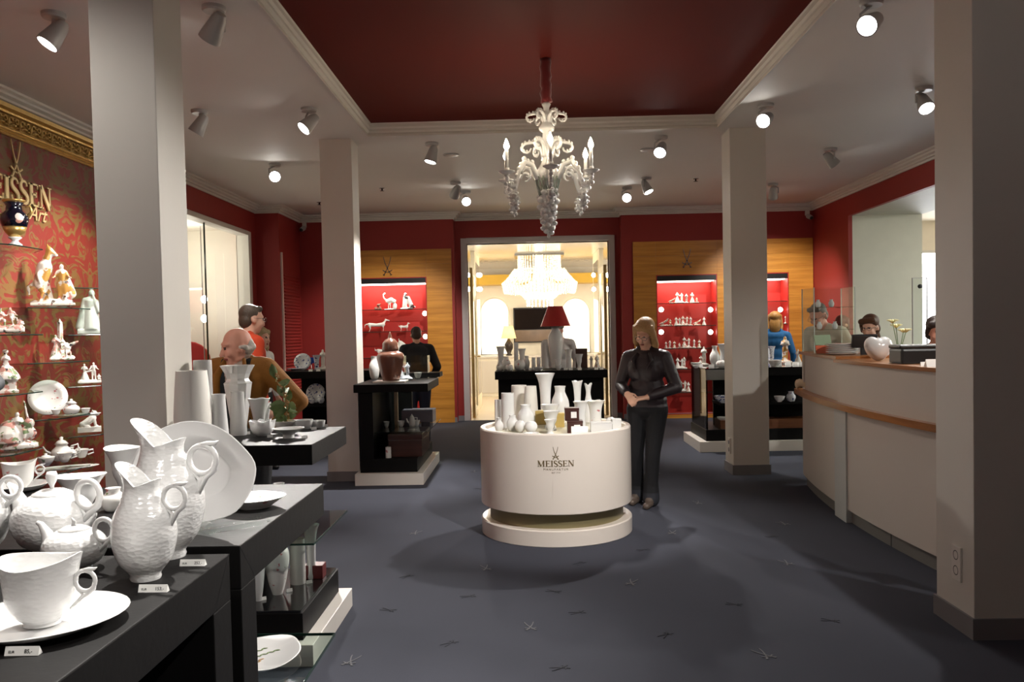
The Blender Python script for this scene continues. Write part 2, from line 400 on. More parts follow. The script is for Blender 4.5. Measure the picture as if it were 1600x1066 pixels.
# light and dark crossed-sword marks woven into the carpet
def mark(x, y, rz, m, h=.115):
    mb = swords(h, .07, .0012); mb.xf(Matrix.Translation((x, y, .0012)) @ Matrix.Rotation(rz, 4, 'Z') @ Matrix.Rotation(-PI/2, 4, 'X') @ Matrix.Translation((0, 0, -h/2)))
    return mb.build('carpet_emblem', m, fl)
for i, (x, y) in enumerate(((-.30, 5.24), (.586, 4.89), (-.02, 4.18), (-.84, 3.77), (1.045, 3.78), (1.6, 5.25), (-.87, 6.2), (1.42, 7.1), (1.03, 6.08), (-.4, 7.2), (.4, 8.1), (-.6, 8.9), (1.3, 8.6), (.9, 9.6), (1.9, 6.3))):
    mark(x, y, (.25, -.35, .1, -.2, .4)[i % 5], EMBL)
for i, (x, y) in enumerate(((-.371, 4.67), (-.79, 4.46), (-.41, 3.96), (.11, 3.65), (.115, 4.74), (.64, 4.03), (.23, 4.37), (1.08, 4.47), (-.78, 5.07), (.75, 5.6), (1.5, 4.2), (.3, 5.3), (1.7, 5.9), (-.5, 7.9), (.8, 7.6))):
    mark(x, y, (1.9, 1.2, 2.4)[i % 3], EMBD, .085)
# ceiling with the recessed red field
TX0, TX1, TY0, TY1 = -1.556, 1.92, 1.6, 8.31
cb = MB()
for a in holes_boxes(XL-.2, XR+.2, YF-.2, 14.25, [(TX0, TX1, TY0, TY1)]): cb.box(a[0], a[1], a[2], a[3], ZC, ZC+.22)
struct(cb.build('ceiling', CEILM))
struct(MB().box(TX0-.01, TX1+.01, TY0-.01, TY1+.01, 3.585, 3.62).build('ceiling_field', REDC))
tray = [(0, 3.47), (.012, 3.462), (.012, 3.48), (.004, 3.495), (.026, 3.51), (.026, 3.53), (.04, 3.545), (.04, 3.575), (.05, 3.587), (0, 3.587)]
struct(molding([(TX0, TY0), (TX1, TY0), (TX1, TY1), (TX0, TY1)], tray, True).build('trim_1', WHITE))
# walls
LW0, LW1 = 8.55, 12.40                                 # display window in the left wall
wl = MB()
for a in holes_boxes(YF, YS, 0, ZC, [(LW0, LW1, .3, 3.06)]): wl.box(XL-.18, XL, a[0], a[1], a[2], a[3])
wl.box(XL-.18, XL2, YS, YB, 0, ZC)
wall_left = struct(wl.build('wall_left', REDW))
bp_ = MB().box(XL, XL+.015, 1.0, 8.30, 0, 3.14).build('brocade_panel', BROC, wall_left); bp_['label'] = 'red and gold damask wall covering'
RW0, RW1 = 6.2, 12.3
wr = MB()
for a in holes_boxes(YF, YB, 0, ZC, [(RW0, RW1, 0, 3.08)]): wr.box(XR, XR+.06, a[0], a[1], a[2], a[3])
struct(wr.build('wall_right', REDW))
NL = (-2.98, -1.66, .2, 2.43); NR1 = (2.13, 3.13, .06, 2.37); NR2 = (3.3, 4.3, .06, 2.37)
wb = MB()
for a in holes_boxes(XL2, DX0, 0, ZC, [NL]): wb.box(a[0], a[1], YB, YB+.45, a[2], a[3])
for a in holes_boxes(DX1, XR+.06, 0, ZC, [NR1, NR2]): wb.box(a[0], a[1], YB, YB+.45, a[2], a[3])
DO = (-1.0, 1.385, 0, 2.985)
for a in holes_boxes(DX0, DX1, 0, ZC, [DO]): wb.box(a[0], a[1], YD, YD+.2, a[2], a[3])
struct(wb.build('wall_back', REDW))
struct(MB().box(XL-.18, XR+.06, YF-.15, YF, 0, ZC).build('wall_front', WHITE))
# cornice all round
path = [(XL, YF), (XR, YF), (XR, YB), (DX1, YB), (DX1, YD), (DX0, YD), (DX0, YB), (XL2, YB), (XL2, YS), (XL, YS)]
corn = [(0, 3.37), (.02, 3.37), (.025, 3.395), (.05, 3.40), (.05, 3.42), (.085, 3.432), (.085, 3.452), (.12, 3.46), (.12, 3.482), (0, 3.482)]
struct(molding(path, corn, True).build('trim_2', WHITE, None))
# skirting
sk = MB()
for a, b in (((XL2, YB), (DX0, YB)), ((DX0, YD), (DO[0]-.1, YD)), ((DO[1]+.1, YD), (DX1, YD)), ((DX1, YB), (XR, YB))):
    sk.box(a[0], b[0], a[1]-.012, a[1], 0, .085)
struct(sk.build('baseboard_back', SKIRT))
struct(MB().box(XL2, XL2+.012, YS, YB, 0, .085).build('baseboard_left', SKIRT))
struct(MB().box(XR-.012, XR, RW1, YB, 0, .085).build('baseboard_right', SKIRT))
# pillars
def pillar(x0, x1, y0, y1, label):
    t = thing('pillar', label, 'pillar', ((x0+x1)/2, (y0+y1)/2, 0)); t['kind'] = 'structure'
    a, b = (x1-x0)/2, (y1-y0)/2
    MB().box(-a, a, -b, b, 0, ZC).build('shaft', WHITE, t, bevel=.004)
    mb = MB()
    for q in ((-a-.012, a+.012, -b-.012, -b), (-a-.012, a+.012, b, b+.012), (-a-.012, -a, -b, b), (a, a+.012, -b, b)): mb.box(*q, 0, .1)
    mb.build('skirting', SKIRT, t); return t
PLN = pillar(-2.05, -1.74, 3.95, 4.27, 'square white pillar behind the porcelain jugs')
PLF = pillar(-2.07, -1.745, 8.44, 8.76, 'square white pillar beside the table with the brown lidded jar')
PRN = pillar(2.075, 2.44, 3.92, 4.28, 'square white pillar carrying a double power socket')
PRF = pillar(2.05, 2.41, 8.4, 8.74, 'square white pillar in front of the right red cabinet')
# gilded frame above the brocade
g = thing('gilded_cornice', 'gold ornamented cornice above the red brocade wall', 'cornice', (XL, 0, 0))
pr = [(0, 3.135), (.03, 3.135), (.04, 3.15), (.025, 3.165), (.045, 3.18), (.05, 3.19), (.035, 3.2), (.035, 3.295), (.055, 3.305), (.06, 3.318), (.045, 3.328), (.075, 3.342), (.08, 3.372), (0, 3.372)]
molding([(0, 8.3), (0, 1.0)], pr).build('moulding', GOLD, g)
orn = MB()
for q in (-1, 1):
    orn.tube([(.05, q*(.034+.03*math.cos(a)*(1-a/9)), .010+.03*math.sin(a)*(1-a/9)) for a in [i*.55 for i in range(12)]], [.011*(1-i/20) for i in range(12)], 6)
    orn.ell((.048, q*.062, -.02), (.012, .02, .011)); orn.ell((.048, q*.03, -.032), (.012, .016, .009))
orn.ell((.05, 0, .0), (.018, .013, .034)); orn.ell((.048, 0, -.034), (.012, .01, .014))
om = orn.mesh('scroll', True)
for i in range(28):
    y = 8.2-.15*i
    if y > 4.2: mkobj('scroll_ornament', om, GOLD, g, (.0, y, 3.248))
# camera domes in the back corners
for (u, v, x, lab) in ((472, 357, XL2+.1, 'small white security camera in the corner by the red louvred panel'), (1263, 337, XR-.1, 'small white security camera in the corner near the white opening')):
    t = thing('security_camera', lab, 'camera', (x, YB-.02, 3.34), 0, None)
    MB().box(-.03, .03, -.05, .02, -.05, .03).build('bracket', WHITE, t, bevel=.006)
    b = MB().cap((0, -.06, -.07), (0, -.2, -.11), .04, .035); b.build('body', GREYM, t, True)
    MB().ell((0, -.21, -.115), (.03, .03, .03)).build('lens', BLK, t, True)
# ---------------------------------------------------------------- left display window and the lit bay behind it
win = thing('window_1', 'tall shop window in the red wall', 'window', (XL, 0, 0)); win['kind'] = 'structure'
fr = MB()
for a in holes_boxes(LW0, LW1, .3, 3.06, [(LW0+.05, LW1-.13, .35, 3.0)]): fr.box(-.16, .02, a[0], a[1], a[2], a[3])
fr.build('window_frame', WHITE, win, bevel=.006)
ym = atX(322, 420, XL-.06).y
for a, b in ((LW0+.05, ym-.006), (ym+.006, LW1-.13)): MB().box(-.075, -.065, a, b, .35, 3.0).build('pane', GLASS, win)
MB().box(-.08, -.06, ym-.006, ym+.006, .35, 3.0).build('pane_joint', EDGE, win)
bay = MB(); bx0 = XL-1.5
bay.box(bx0-.05, XL-.18, LW0-.9, LW1+.35, -.1, .3); bay.box(bx0-.05, XL-.18, LW0-.9, LW1+.35, 3.12, 3.2)
bay.box(bx0-.1, bx0, LW0-.9, LW1+.35, 0, 3.2); bay.box(bx0, XL-.18, LW1+.2, LW1+.35, 0, 3.2); bay.box(bx0, XL-.18, LW0-.9, LW0-.75, 0, 3.2)
bay.box(bx0, bx0+.25, 10.1, 10.35, .3, 3.12); bay.box(bx0+.0, bx0+.4, 11.9, 12.6, .3, 3.12)
struct(bay.build('window_bay', mat('bay_white', (238, 232, 220), .5)))
t = thing('rod_with_glints', 'thin metal rod with two bright bulbs standing for lamp reflections behind the shop window', 'lamp', (XL-.6, 0, 0))  # its two glowing bulbs are added in place of crystal lamp reflections
p1 = atX(314, 385, XL-.6); 
MB().tube([(0, p1.y, 3.12), (0, p1.y, .9)], .008).build('rod', CHROME, t)
for v in (468, 498):
    p = atX(316, v, XL-.6)
    b = MB().ell((.03, p.y, p.z), (.045, .045, .055)).build('bulb', LENS, t, True)
# ---------------------------------------------------------------- right opening and the daylit passage
an = MB(); AX = 5.78
an.box(XR+.06, AX, RW1, RW1+.2, 0, 3.4)                 # thick jamb seen face on
an.box(XR+.06, AX, RW0-.2, RW0, 0, 3.4)
an.box(XR+.06, AX, RW0, RW1, 3.08, 3.4)
struct(an.build('wall_passage', mat('passage_paint', (206, 206, 192), .6)))
a2 = MB(); a2.box(AX, 9.5, 4, 15.2, 3.3, 3.45)
wx = atY(1437, 450, 15.0).x
for a in holes_boxes(AX-.6, 9.5, 0, 3.3, [(wx, wx+1.5, .2, 2.78)]): a2.box(a[0], a[1], 15.0, 15.15, a[2], a[3])
a2.box(9.4, 9.5, 4, 15.2, 0, 3.3); a2.box(AX, 9.5, 3.9, 4, 0, 3.3)
a2.box(AX-.6, AX, 12.5, 15.0, 0, 3.3)
struct(a2.build('wall_passage_far', mat('annex_paint', (226, 216, 196), .6)))
struct(MB().box(XR, 9.5, 4, 15.2, -.1, 0).build('floor_passage', CARPET))
t = thing('window_2', 'tall daylit window in the passage behind the counter', 'window', (wx, 15.0, 0)); t['kind'] = 'structure'
f = MB()
for a in holes_boxes(0, 1.5, .2, 2.78, [(.05, 1.45, .25, 2.73)]): f.box(a[0], a[1], 0, .1, a[2], a[3])
f.build('window_frame', WHITE, t)
MB().box(.05, 1.45, .05, .06, .25, 2.73).build('pane', mat('overcast_sky_pane', (250, 252, 255), .5, emit=((248, 250, 255), 4.0)), t)
# floor-standing glass antitheft panel at the passage
p0 = atY(1429, 560, 11.6); p1 = atY(1446, 560, 11.6); pt = atY(1437, 434, 11.6)
t = thing('glass_gate', 'clear acrylic antitheft gate beside the bright passage window', 'gate', ((p0.x+p1.x)/2, 11.6, 0))
hw = (p1.x-p0.x)/2+.02
MB().box(-hw, hw, -.008, .008, .1, pt.z).build('pane', GLASS, t)
e = MB(); e.box(-hw-.008, -hw, -.012, .012, 0, pt.z); e.box(hw, hw+.008, -.012, .012, 0, pt.z); e.box(-hw, hw, -.012, .012, pt.z-.01, pt.z); e.build('edge_frame', GREYM, t)
MB().box(-hw-.05, hw+.05, -.15, .15, 0, .1).build('foot', GREYM, t, bevel=.01)
MB().ell((.0, -.015, pt.z-.12), (.035, .02, .03)).build('sensor', BLK, t, True)
# ---------------------------------------------------------------- red louvred panel
t = thing('louvred_panel', 'red louvred panel on the wall in the corner', 'panel', (XL2, 13.15, 0))
MB().box(0, .02, -.42, .5, .1, 2.78).build('frame', REDW, t)
lv = MB()
for i in range(44):
    z = .3+i*.05; lv.add([(.02, -.38, z), (.02, .46, z), (.042, .46, z-.012), (.042, -.38, z-.012), (.02, -.38, z-.035), (.02, .46, z-.035)], [(0, 1, 2, 3), (3, 2, 5, 4), (0, 3, 4), (1, 5, 2)])
o = lv.build('slats', REDW, t); o['kind'] = 'stuff'
MB().box(0, .03, -.45, -.425, .1, 2.78).build('lit_gap_strip', mat('lit_gap_pale', (226, 200, 190), .4), t)  # pale colour painting the lit gap along the panel edge
# ---------------------------------------------------------------- bright room beyond the doorway
RY0, RY1, RX0, RX1, RZ = YD+.2, 20.0, -3.4, 3.8, 3.0
PEARL = mat('pearl_white', (246, 240, 226), .45)
struct(MB().box(RX0, RX1, RY0-.2, RY1, -.1, .001).build('floor_back_room', mat('pale_stone_floor', (226, 208, 182), .25, var=(2, .05))))
struct(MB().box(RX0, RX1, RY0, RY1, RZ, RZ+.1).build('ceiling_back_room', mat('gloss_ceiling', (244, 240, 230), .12, coat=.5)))
rb = MB(); rb.box(RX0, RX1, RY1, RY1+.1, 0, RZ); rb.box(RX0-.1, RX0, RY0, RY1, 0, RZ); rb.box(RX1, RX1+.1, RY0, RY1, 0, RZ)
rb.box(RX0, DX0, RY0, RY0+.05, 0, RZ); rb.box(DX1, RX1, RY0, RY0+.05, 0, RZ)
struct(rb.build('wall_back_room', PEARL))
z0 = atY(840, 443, 19.4).z; z1 = atY(840, 428, 19.4).z
struct(MB().box(RX0, RX1, 19.4, RY1, z0, z1).build('trim_3', YEL))
# door casing
dc = MB()
for a in holes_boxes(DO[0]-.1, DO[1]+.1, 0, 3.075, [DO]): dc.box(a[0], a[1], YD-.03, YD+.23, a[2], a[3])
dr = struct(dc.build('door_1', mat('casing_paint', (198, 190, 188), .45), None, bevel=.006))
# opened glass door leaves with brass edges
for s, x, lab in ((1, DO[0]+.05, 'cream framed glass door leaf opened against the side near the cream shaded lamp'), (-1, DO[1]-.05, 'cream framed glass door leaf opened against the side near the red shaded lamp')):
    t = thing('glass_door', lab, 'door', (x, RY0+.02, 0))
    for y in (0, .86): MB().box(-.02, .02, y, y+.09, .02, 2.6).build('stile', CREAM, t, bevel=.004)
    MB().box(-.02, .02, .09, .86, 2.5, 2.6).build('rail', CREAM, t); MB().box(-.02, .02, .09, .86, .02, .16).build('rail', CREAM, t)
    MB().box(-.004, .004, .09, .86, .16, 2.5).build('pane', GLASS, t)
    MB().box(-.024, .024, -.006, .0, .02, 2.6).build('brass_edge', GOLD, t)
    hm = MB(); hm.tube([(s*.02, .9, 1.05), (s*.07, .9, 1.05), (s*.075, .8, 1.05)], .011); hm.build('handle', GOLD, t, True)
    t2 = thing('wall_panel', 'tall cream door lining panel with a mirror strip beside '+('the cream shaded lamp' if s > 0 else 'the man in the white shirt'), 'panel', (x, RY0+1.2, 0))
    MB().box(-s*.05-.04, -s*.05+.04, 0, 1.5, 0, RZ).build('board', CREAM, t2, bevel=.004)
    MB().box(s*.0-.006, s*.0+.006, .2, 1.2, .3, 2.8).build('mirror', mat('mirror', (235, 232, 225), .04, 1), t2)
# bulb reflections in the door linings, imitated by added pairs of glowing globes
for u, l in ((731, 'paired glowing bulb reflections on the lining nearest the left door casing'), (750, 'paired glowing bulb reflections on the lining above the cream shaded lamp'), (928, 'paired glowing bulb reflections on the lining above the white shirted man'), (950, 'paired glowing bulb reflections on the lining nearest the leather jacket woman')):
    yy = 15.0 if u in (731, 950) else 16.6; a = atY(u, 430, yy); b = atY(u, 452, yy)
    t = thing('bulb_reflection', l, 'lamp', ((a.x+b.x)/2, yy, (a.z+b.z)/2)); hh = (a.z-b.z)/2; s = 1 if u < 840 else -1
    MB().box(-s*.05-.02, -s*.05+.02, -.03, .03, -hh-.05, hh+.05).build('back_plate', GOLD, t, bevel=.004)
    for z in (-hh, hh): MB().ell((0, 0, z), (.045, .045, .045)).build('globe', LENS, t, True)
# arched lit niches, their lamp light put into flat emissive panels
for u0, u1, lab in ((752, 796, 'glowing arched niche behind the cream shaded lamp'), (878, 922, 'glowing arched niche behind the red shaded lamp')):
    a = atY(u0, 540, RY1-.02); b = atY(u1, 540, RY1-.02); zt = atY((u0+u1)/2, 466, RY1-.02).z; cx = (a.x+b.x)/2; r = (b.x-a.x)/2
    t = thing('arched_niche', lab, 'niche', (cx, RY1-.004, 0))
    pts = [(-r, .95), (r, .95)]+[(r*math.cos(i*PI/16), zt-r+r*math.sin(i*PI/16)) for i in range(17)]
    MB().add([(x, -.05, z) for x, z in pts]+[(x, 0, z) for x, z in pts], [tuple(range(len(pts)))]+[(i, (i+1) % len(pts), len(pts)+(i+1) % len(pts), len(pts)+i) for i in range(len(pts))]).build('glow_panel', mat('niche_glow', (255, 250, 236), .5, emit=((255, 244, 222), .6)), t)
    MB().tube([(x, -.05, z) for x, z in pts], .02, 6, loop=True).build('surround', PEARL, t, True)
a = atY(803, 536, RY1-.05); b = atY(866, 480, RY1-.05)
t = thing('wall_screen', 'large dark screen on the far white wall beneath the crystal chandelier', 'screen', ((a.x+b.x)/2, RY1-.04, a.z))
hw = (b.x-a.x)/2; h = b.z-a.z
MB().box(-hw, hw, -.04, .04, 0, h).build('frame', BLK, t, bevel=.01)
MB().box(-hw+.03, hw-.03, -.046, -.04, .38*h, h-.03).build('display', DARKS, t)
MB().box(-hw+.03, hw-.03, -.046, -.04, .03, .36*h).build('display', mat('picture_strip', (120, 96, 74), .3, var=(3, .6)), t)
t = thing('sideboard', 'long white sideboard along the far wall under the dark screen', 'sideboard', (.2, 19.2, 0))
MB().box(-2.2, 2.2, 0, .55, 0, .88).build('body', PEARL, t, bevel=.01); MB().box(-2.25, 2.25, -.03, .58, .88, .93).build('top', BASEW, t, bevel=.006)
for i in range(5): MB().box(-2.15+i*.87, -1.32+i*.87, -.015, 0, .08, .82).build('door', BASEW, t, bevel=.005)
a = atY(795, 540, 19.4); k = mpp(a)
t = thing('table_lamp', 'table lamp with cream shade and dark round base', 'lamp', (a.x, 19.4, .93))
MB().lathe([(.07, 0), (.08, .02), (.04, .05), (.1, .18), (.1, .26), (.04, .36), (.02, .42)]).build('base', mat('dark_bronze', (46, 36, 32), .3), t, True)
MB().lathe([(.18, .40), (.11, .69), (.105, .69), (.175, .40)]).build('shade', mat('cream_shade', (238, 222, 170), .6, emit=((250, 222, 150), .35)), t, True)
# crystal chandelier of the back room: hanging strands in tiers
c = atY(843, 440, 16.6)
t = thing('crystal_chandelier', 'huge glittering crystal strand chandelier in the bright back room', 'chandelier', (c.x, 16.6, RZ))
MB().box(-.48, .48, -.4, .4, -.04, 0).build('ceiling_plate', CHROME, t)
CRY = mat('crystal', (255, 250, 238), .08, emit=((255, 236, 200), .22))
rg = random.Random(3)
def strands(nm, r0, r1, z0, z1, n, m, bead):
    mb = MB()
    for i in range(n):
        a = 2*PI*i/n; x0, y0, x1, y1 = r0*math.cos(a), r0*math.sin(a), r1*math.cos(a), r1*math.sin(a)
        for j in range(m):
            q = j/(m-1); s = bead*rg.uniform(.7, 1.2)
            x = x0+(x1-x0)*q; y = y0+(y1-y0)*q; z = z0+(z1-z0)*q+rg.uniform(-.01, .01)
            mb.add([(x-s, y, z), (x, y-s, z), (x+s, y, z), (x, y+s, z), (x, y, z+s*1.4), (x, y, z-s*1.4)], [(0, 1, 4), (1, 2, 4), (2, 3, 4), (3, 0, 4), (1, 0, 5), (2, 1, 5), (3, 2, 5), (0, 3, 5)])
    o = mb.build(nm, CRY, t); o['kind'] = 'stuff'
strands('strands', .42, .42, -.04, -.5, 44, 14, .016)
strands('strands', .5, .72, -.3, -.56, 60, 9, .02)
strands('strands', .74, .7, -.56, -.74, 64, 7, .022)
strands('strands', .6, .3, -.6, -.84, 46, 9, .022)
strands('pendants', .26, .26, -.86, -1.0, 20, 4, .02)
MB().lathe([(.02, -.86), (.1, -.82), (.26, -.74), (.34, -.66), (.26, -.58), (.1, -.48), (.08, -.04)], 32).build('glow_core', mat('glow_core', (255, 250, 240), .4, emit=((255, 240, 210), 2.5)), t, True)
def lamp(name, kind, loc, power, col=(1, .93, .82), size=.1, parent=None, tgt=None, spot=60, blend=.6, sx=None, sy=None):
    ld = bpy.data.lights.new(name, kind); ld.energy = power; ld.color = col
    if kind == 'AREA':
        ld.shape = 'RECTANGLE'; ld.size = sx; ld.size_y = sy
    else: ld.shadow_soft_size = size
    if kind == 'SPOT': ld.spot_size = math.radians(spot); ld.spot_blend = blend
    o = bpy.data.objects.new(name, ld); COL.objects.link(o); o.location = loc
    if tgt is not None: o.rotation_euler = (Vector(tgt)-Vector(loc)).to_track_quat('-Z', 'Y').to_euler()
    if parent: o.parent = parent
    return o
lamp('chandelier_light', 'POINT', (c.x, 16.6, 1.85), 30, size=.25)
lamp('back_room_light', 'POINT', (-2.2, 18.2, 2.7), 16, size=.2); lamp('back_room_light', 'POINT', (2.5, 18.2, 2.7), 16, size=.2)
lamp('bay_light', 'POINT', (XL-.7, 9.6, 2.6), 7, (1, .93, .82), .15); lamp('bay_light', 'POINT', (XL-.7, 11.7, 2.7), 8, (1, .93, .82), .15)
lamp('passage_light', 'AREA', (8.0, 9.0, 3.25), 170, (.97, 1, .95), tgt=(7.5, 9.0, 0), sx=1.5, sy=3)
# ================================================================ furniture and fittings
def box_part(nm, m, t, *b, bevel=.004): return MB().box(*b).build(nm, m, t, bevel=bevel)
# ---- ceiling spotlights
def spot(u, v, tgt, label, lit=True, power=1.0, cone=62, group=None, style='cone', xy=None):
    if xy: x, y = xy
    else: p = atZ(u, v, ZC-.13); x, y = p.x, p.y
    t = thing('ceiling_spotlight', label, 'spotlight', (x, y, ZC), 0, group)
    if style == 'ring':
        MB().lathe([(.05, -.012), (.085, -.012), (.09, 0), (.05, 0)], 24).build('ring', GREYM, t, True)
        MB().lathe([(.05, -.01), (.03, -.003), (.001, -.003)], 24).build('lens', CHROME, t, True); return t
    d = (Vector(tgt)-Vector((x, y, ZC-.13))).normalized()
    q = d.to_track_quat('Z', 'Y').to_matrix().to_4x4(); T = Matrix.Translation((0, 0, -.13)) @ q
    MB().lathe([(.001, -.03), (.062, -.03), (.07, -.02), (.07, 0), (.001, 0)], 24).build('mount', GREYM, t, True, angle=.6)
    a = Vector((0, 0, -.13)); side = d.cross(Vector((0, 0, 1))).normalized()
    MB().tube([Vector((0, 0, -.025)), Vector((0, 0, -.06))+side*.07, a+side*.068], .009, 8).build('arm', GREYM, t, True)
    MB().lathe([(.001, -.1), (.03, -.1), (.045, -.07), (.066, .055), (.068, .075), (.06, .075), (.055, .05), (.001, .045)], 28).xf(T).build('housing', GREYM, t, True, angle=.7)
    MB().lathe([(.001, .066), (.03, .07), (.057, .066), (.057, .06), (.001, .06)], 28).xf(T).build('lens', LENS, t, True)
    lo = Vector((0, 0, -.13))+d*.1
    if lit: lamp('spot_beam', 'SPOT', lo, SPOT_W*power, SPOT_COL, .05, t, lo+d, cone, .7)
    return t
spot(85, 55, (-4.0, 4.2, 1.2), 'white ceiling spotlight aimed at the gold corniced brocade wall', power=1.0, cone=80)
spot(335, 45, (-3.6, 6.2, 1.2), 'white ceiling spotlight nearest the inner side of the jug pillar', power=.6, cone=80)
spot(312, 196, (-4.1, 7.3, 1.3), 'white ceiling spotlight between the jug pillar and the shop window', power=.55, cone=80)
spot(483, 193, (-3.7, 5.9, 1.1), 'white ceiling spotlight beside the corner of the red ceiling field near the far white pillar', power=.8, cone=70)
spot(430, 274, (-1.6, 4.2, 1.0), 'white ceiling spotlight over the old man in the mustard jacket', power=1.8, cone=46)
spot(675, 243, (-1.5, 8.5, 1.3), 'tilted ceiling spotlight on a bracket beside the recessed downlight ring', power=1.3)
spot(705, 260, None, 'small recessed downlight ring in the ceiling near the porcelain chandelier', style='ring')
spot(712, 300, (-2.2, 13.4, 1.3), 'thin tilted ceiling spotlight paired with a glaring round one', power=.75, cone=58)
spot(728, 313, (0.1, 6.4, .8), 'glaring round ceiling spotlight near the door recess, beside a tilted one', power=.9, cone=45)
spot(1362, 35, (-1.1, 2.2, .9), 'large white ceiling spotlight beside the socket pillar', power=1.9, cone=50)
spot(1197, 186, (-1.2, 3.4, .9), 'white ceiling spotlight above the top of the far right pillar', power=1.7, cone=44)
spot(1444, 161, (3.4, 5.4, 1.1), 'white ceiling spotlight over the cash counter', power=.8)
spot(1298, 250, (4.7, 9.8, 2.0), 'grey ceiling spotlight turned to the white passage opening', power=.5)
spot(1033, 233, (.25, 6.1, .8), 'glaring round ceiling spotlight nearest the lit side of the porcelain chandelier', power=1.1, cone=50)
spot(1013, 252, None, 'small recessed downlight ring in the ceiling near the glaring round spotlight', style='ring')
spot(980, 307, (.3, 6.5, .8), 'oval glowing ceiling spotlight on the shared bracket by the back cornice', power=.7, cone=45)
spot(1010, 293, (2.6, 10.3, .9), 'narrow glowing ceiling spotlight on the shared bracket by the back cornice', power=.8)
spot(1208, 302, (4.0, 13.6, 1.3), 'small dim ceiling spotlight above the right red cabinet', power=.65, cone=80)
for i, (x, y, tg, pw, cn_) in enumerate(((-1.0, 2.9, (-1.15, 1.6, .9), 1.2, 62), (1.5, 2.9, (.25, 6.0, .55), 1.5, 32), (-3.0, 2.9, (-2.3, 4.0, 1.4), .13, 110), (3.6, 2.9, (3.2, 5.5, 1.0), .6, 62), (-1.0, .5, (-1.2, 1.9, 1.1), .16, 62), (1.5, .5, (-1.3, 2.0, 1.0), .5, 44))):
    spot(0, 0, tg, 'white ceiling spotlight in the row over the front of the shop', power=pw, cone=cn_, xy=(x, y), group='front row spotlights')
for u, v, l in ((597, 294, 'tiny dark sprinkler nozzle in the ceiling between the far white pillar and the chandelier'), (1087, 279, 'tiny dark sprinkler nozzle in the ceiling beside the far right pillar'), (499, 316, 'tiny dark sprinkler nozzle in the ceiling beside the back left corner')):
    p = atZ(u, v, ZC); t = thing('sprinkler', l, 'sprinkler', (p.x, p.y, ZC))
    MB().lathe([(.04, 0), (.04, -.008), (.012, -.01), (.012, -.035), (.001, -.035)], 16).build('nozzle', CHROME, t, True); MB().lathe([(.03, -.04), (.03, -.037), (.001, -.037), (.001, -.04)], 16).build('plate', BLK, t)
# ---- black display tables
def slabs(t, boxes):
    for nm, m, b in boxes: box_part(nm, m, t, *b, bevel=.003 if m is not GLASSD else 0)
X1 = -.70
TA = thing('display_table', 'black display table carrying the white cup and teapots', 'table', (0, 0, 0))
slabs(TA, [('tabletop', BLACKT, (-1.75, X1, .55, 1.895, .894, 1.0)), ('end_panel', BLACKT, (-1.75, X1, 1.79, 1.895, 0, .894)), ('back_panel', BLACKT, (-1.75, -1.68, .66, 1.79, 0, .894)), ('end_panel', BLACKT, (-1.75, X1, .55, .655, 0, .894))])
stm = MB(); 
for a in ((X1+.0006, 1.895, 1.0, 1.79, .894),): stm.add([(a[0], a[1]-.002, a[2]), (a[0], a[1], a[2]), (a[0], a[3]+.002, a[4]), (a[0], a[3], a[4])], [(0, 1, 2, 3)])
stm.build('mitre_joint', BLK, TA)
TB = thing('display_table', 'black display table carrying the large upright oval dish', 'table', (0, 0, 0))
slabs(TB, [('tabletop', BLACKT, (-1.75, X1, 1.965, 2.78, .894, 1.0)), ('end_panel', BLACKT, (-1.75, X1, 1.965, 2.07, 0, .894)), ('end_panel', BLACKT, (-1.75, -1.05, 2.7, 2.78, 0, .894)), ('glass_shelf', GLASSD, (-1.3, X1+.005, 2.07, 2.86, .452, .46))])
stm = MB(); stm.add([(X1+.0006, 1.965, 1.0), (X1+.0006, 1.967, 1.0), (X1+.0006, 2.07, .894), (X1+.0006, 2.068, .894)], [(0, 1, 2, 3)]); stm.build('mitre_joint', BLK, TB)
e = MB(); e.box(X1+.004, X1+.0065, 2.07, 2.86, .4515, .4605); e.box(-1.3, X1+.005, 2.8585, 2.861, .4515, .4605); e.build('shelf_edge', EDGE, TB)
TC = thing('display_table', 'black display table with white base carrying tall white vases by the pillar', 'table', (0, 0, 0))
slabs(TC, [('tabletop', BLACKT, (-1.735, -1.0, 3.78, 4.5, .905, 1.0)), ('base', BASEW, (-1.735, -1.0, 3.70, 4.54, 0, .1)), ('plinth', BLACKT, (-1.735, -1.06, 3.76, 4.48, .1, .225)),
           ('side_panel', BLACKT, (-1.735, -1.62, 3.8, 4.48, .225, .905)), ('glass_shelf', GLASSD, (-1.62, -1.0, 3.76, 4.47, .54, .548)), ('dark_glass_shelf', BLACKG, (-1.62, -1.07, 3.77, 4.47, .225, .235))])
e = MB(); e.box(-1.001, -.9985, 3.76, 4.47, .5395, .5485); e.box(-1.62, -1.0, 3.7585, 3.761, .5395, .5485); e.build('shelf_edge', EDGE, TC)
TD = thing('display_table', 'black display table with white base carrying the brown lidded jar', 'table', (0, 0, 0))
slabs(TD, [('tabletop', BLACKT, (-1.74, -1.0, 8.2, 9.2, .92, 1.0)), ('base', BASEW, (-1.74, -1.06, 8.16, 9.64, 0, .115)), ('plinth', BLACKT, (-1.70, -1.13, 8.24, 9.55, .115, .25)),
           ('side_panel', BLACKT, (-1.70, -1.56, 8.24, 9.5, .25, .92)), ('glass_shelf', GLASSD, (-1.56, -1.02, 8.3, 9.5, .505, .513)), ('back_panel', BLACKT, (-1.56, -1.33, 9.4, 9.45, .25, .92)), ('post', mat('pale_wood_post', (196, 176, 146), .5), (-1.47, -1.43, 9.0, 9.04, .25, .92)),
           ('glass_shelf', GLASSD, (-1.56, -1.02, 9.2, 9.9, .99, 1.0))])
